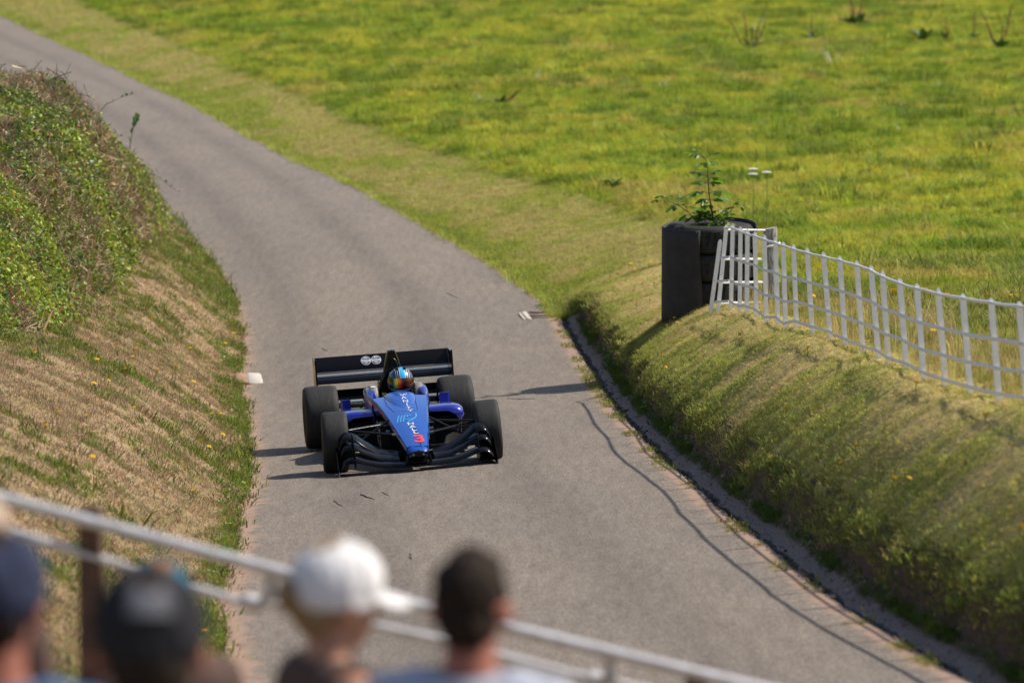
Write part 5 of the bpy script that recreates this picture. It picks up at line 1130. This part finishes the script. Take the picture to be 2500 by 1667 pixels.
# docks, broadleaf weed, cow parsley
m_dock = mat('dock_seed', (.22, .06, .03), .85); speckle(m_dock, (.30, .11, .05), (.18, .08, .03), 50); m_dl = leaf_mat('dock_leaf', .3, fixed=((.03, .08, .012), (.07, .13, .02)))
m_umb = mat('white_umbel', (.72, .72, .64), .9); m_gs = mat('green_stalk', (.13, .16, .04), .8)
def dock(x, y, lb, hs, nleaf, s=1.0, group='dock plants in the meadow'):
    o = empty('dock_plant', (x, y, gz(x, y)), lb, 'dock plant', group); r = random.Random(int(abs(x * 100)))
    for (dx, h, ln) in hs:
        top = Vector((dx * s + ln, r.uniform(-.1, .1), h * s)); b0 = Vector((dx * .25 * s, 0, 0)); mb = MB()
        n = 12; P = [b0.lerp(top, k / n) + Vector((r.uniform(-.006, .006), r.uniform(-.006, .006), 0)) for k in range(n + 1)]
        mb.tube(P, [.010 if k < 4 else (.010 + .026 * abs(math.sin(k * 1.9 + dx * 7)) * (1.15 - k / n)) * s for k in range(n + 1)], 7); mb.build('seed_spike', m_dock, o)
    for k in range(nleaf):
        a = 2 * math.pi * k / max(nleaf, 1) + r.uniform(-.3, .3); lb2 = MB(); q = (Matrix.Rotation(a, 3, 'Z') @ Matrix.Rotation(r.uniform(.3, 1.0), 3, 'X')); leaf_shape(lb2, Vector((0, 0, .05)), q, r.uniform(.3, .45) * s, .3); lb2.build('leaf', m_dl, o)
dock(6.787, 121.3, 'tallest reddish dock plant with two seed spikes near the top of the meadow', [(-.18, 1.0, -.02), (.16, .85, .1), (.02, .6, 0), (.22, .7, .16), (-.5, .8, -.05)], 9, 1.15)
dock(8.859, 126.5, 'single faint dock spike in the meadow between two larger docks', [(.0, .75, 0)], 3, 1.1)
dock(13.73, 120.2, 'dark dock plant with V-shaped spikes near the top right corner', [(-.22, .9, -.25), (.2, 1.1, .08), (.02, .6, .05)], 8, 1.2)
dock(12.70, 125.0, 'small dock spike in the meadow left of the V-shaped dock', [(.0, .8, 0), (.06, .55, .02)], 3, 1.0)
dock(13.66, 126.3, 'thin reddish dock spike right behind the V-shaped dock', [(0, .85, 0)], 3, 1.0)
dock(12.09, 125.6, 'leafy green dock without spikes in the upper right meadow', [], 11, 1.2)
dock(10.77, 133.6, 'dark bushy dock clump near the top edge of the meadow', [(-.1, .7, -.05), (.1, .8, .05)], 14, 1.5)
dock(-.29, 100.2, 'dark leaning weed with brown spikes in the middle of the meadow', [(.3, .5, .2), (.38, .55, .25), (.2, .4, .12)], 9, .8)
bw = empty('broadleaf_weed', (1.787, 75.8, gz(1.787, 75.8)), label='broad-leaved green weed in the meadow left of the planter', cat='weed')
for k in range(11):
    a = k * 2.4; lb2 = MB(); leaf_shape(lb2, Vector((math.cos(a) * .05, math.sin(a) * .05, .03)), Matrix.Rotation(a, 3, 'Z') @ Matrix.Rotation(.35 + .05 * k, 3, 'X'), .22 + .02 * (k % 4), .34); lb2.build('leaf', m_dl, bw)
for i, (x, y, zt, lb) in enumerate([(3.73, 66.0, 1.225, 'upper left of three white cow parsley heads right of the sapling'), (3.72, 65.8, 1.16, 'lower left of three white cow parsley heads right of the sapling'), (3.95, 66.1, 1.165, 'rightmost of three white cow parsley heads right of the sapling')]):
    g_ = gz(x, y); o = empty('cow_parsley', (x, y, g_), lb, 'cow parsley', 'cow parsley beside the planter'); h = zt - g_
    MB().tube([(0, .02, 0), (.02, 0, h * .5), (0, 0, h - .05)], [.006, .005, .003], 5).build('stem', m_gs, o, 60)
    for k in range(9):
        a = 2 * math.pi * k / 8; r0 = 0 if k == 8 else .055; q = (math.cos(a) * r0, math.sin(a) * r0, h - .012 * (r0 > 0))
        MB().tube([(0, 0, h - .05), q], .0018, 4).build('ray', m_gs, o); MB().sphere((q[0], q[1], q[2] + .004), (.023, .023, .009), 8, 5).build('floret_cluster', m_umb, o)

# ------------------------------------------------------------------ spectators' railing
m_pipe = mat('galvanised_pipe', (.50, .49, .50), .42, metal=.25); speckle(m_pipe, (.55, .54, .55), (.40, .38, .38), 25, .4, .7, bs=.05); m_wood = mat('brown_timber_post', (.09, .045, .025), .85); speckle(m_wood, (.11, .055, .03), (.05, .028, .018), 14, .35, .7, bs=.3)
rg = empty('pipe_railing', (-1.406, 14, gz(-1.406, 14)), label='two-bar galvanised pipe railing on brown timber posts in front of the spectators', cat='railing'); r0_ = Vector(rg.location)
def rrel(p): return Vector(p) - r0_
TR = [(-2.9, 14.0, 4.10), (-1.697, 14, 3.776), (-.748, 14, 3.522), (-.272, 14, 3.402), (.75, 14, 3.153), (1.9, 14.05, 2.88)]
LR = [(-2.9, 14.06, 4.03), (-1.638, 14.06, 3.645), (-.84, 14.06, 3.395)]; LR2 = [(-.90, 14.06, 3.43), (-.264, 14.06, 3.293), (.32, 14.06, 3.140)]; LR3 = [(.26, 14.06, 3.165), (1.9, 14.1, 2.74)]
MB().tube([rrel(p) for p in TR], .0215, 12).build('top_rail', m_pipe, rg, 60)
for l in (LR, LR2, LR3): MB().tube([rrel(p) for p in l], .0165, 12).build('lower_rail', m_pipe, rg, 60)
for c in [(-.86, 14.06, 3.412), (.285, 14.06, 3.152)]:
    mb = MB(); mb.tube([rrel(c) + Vector((-.03, 0, .008)), rrel(c) + Vector((.03, 0, -.008))], .03, 10); mb.build('coupler', m_pipe, rg, 40); MB().tube([rrel(c) + Vector((.03, -.02, .02)), rrel(c) + Vector((.03, -.055, .02))], .011, 6).build('bolt', m_steel, rg)
for c in [(-.80, 14.03, 3.48), (.33, 14.03, 3.20)]: MB().box(rrel(c), (.05, .02, .11), 0, None, bev=.006).build('bracket', m_pipe, rg)
for x in (-1.406, .62, 2.0):
    tz = float(np.interp(x, [p[0] for p in TR], [p[2] for p in TR])) + .035
    if x == .62: tz -= .03
    g_ = gz(x, 14.1) - .2
    po_ = MB().loft([[(x + w * sx_ - r0_.x, 14.085 + w * sy_ - r0_.y, z - r0_.z) for sx_, sy_ in ((-1, -.8), (-.8, -1), (.8, -1), (1, -.8), (1, .8), (.8, 1), (-.8, 1), (-1, .8))] for z, w in [(g_, .042), (tz - .02, .039), (tz, .032)]]).build('post', m_wood, rg, 40)
# loose stones in the gully
m_stone = leaf_mat('gully_stone', .0, rough=.9)
def stone_me(nm, sd):
    r = random.Random(sd); t = MB(); t.sphere((0, 0, 0), (.5, .4, .3), 6, 4); t.v = [tuple(c * r.uniform(.75, 1.2) for c in p) for p in t.v]; me_ = bpy.data.meshes.new(nm); me_.from_pydata(t.v, [], t.f); me_.materials.append(m_stone); me_.update(); return me_
rs = np.random.RandomState(41); n = 3400; Yq = 22 + rs.rand(n) * 39; uq = rs.rand(n)
dq = np.where(uq < .62, .125 + rs.normal(0, .028, n), np.where(uq < .9, .20 + rs.rand(n) * .18, rs.rand(n) * .07)); Xq = roadR(Yq) + dq
Pq = np.stack([Xq, Yq, ditch_z(Xq, Yq) + .004], 1); Cq = np.where((uq < .62)[:, None], lerp3((.04, .036, .033), (.15, .13, .115), rs.rand(n)), lerp3((.22, .15, .12), (.36, .28, .23), rs.rand(n)))
scatter('gully_stones', Pq, rs.rand(n, 3) * 6.28, (np.exp(rs.normal(-4.0, .45, n)))[:, None] * np.ones((1, 3)), Cq, [stone_me('gully_stone', k) for k in range(3)], label='dark loose stones and grit lying along the gutter', cat='stones', seed=41)
# leafy weeds: by the kerb stone, at the ditch head, along the left edge
rs = np.random.RandomState(21)
XY = np.concatenate([np.stack([-3.62 + rs.normal(0, .05, 90) - np.linspace(0, .45, 90), 55.2 + np.linspace(0, 2.6, 90) + rs.normal(0, .15, 90)], 1), np.stack([.62 + rs.normal(0, .10, 120), 61.7 + rs.normal(0, .35, 120)], 1), np.stack([roadR(q3 := 72 + rs.normal(0, .5, 50)) + .12 + np.abs(rs.normal(0, .15, 50)), q3], 1),
                     np.stack([np.interp(q := 26 + rs.rand(110) * 26, [0, 100], [0, 0]) + roadL(q) - np.abs(rs.normal(.06, .09, 110)), q], 1), np.stack([roadR(q2 := 26 + rs.rand(230) * 34) + .34 + np.abs(rs.normal(0, .05, 230)), q2], 1)])
P = place(XY[:, 0], XY[:, 1]); P[:, 2] += .02
C = lerp3((.10, .19, .02), (.20, .27, .03), rs.rand(len(P)))
P_w = [leafcluster('weed_leaves', 8, .05, .04, 130 + s, m_leaf) for s in range(3)]
scatter('leafy_weeds', P, np.stack([rs.normal(0, .3, len(P)), rs.normal(0, .3, len(P)), rs.rand(len(P)) * 6.28], 1), (np.exp(rs.normal(0, .3, len(P))) * .5)[:, None] * np.array([[1, 1, .7]]), jitter(C, rs, .25), P_w, label='low leafy green weeds at the kerb stone, ditch head and road edges', cat='weeds', seed=21)
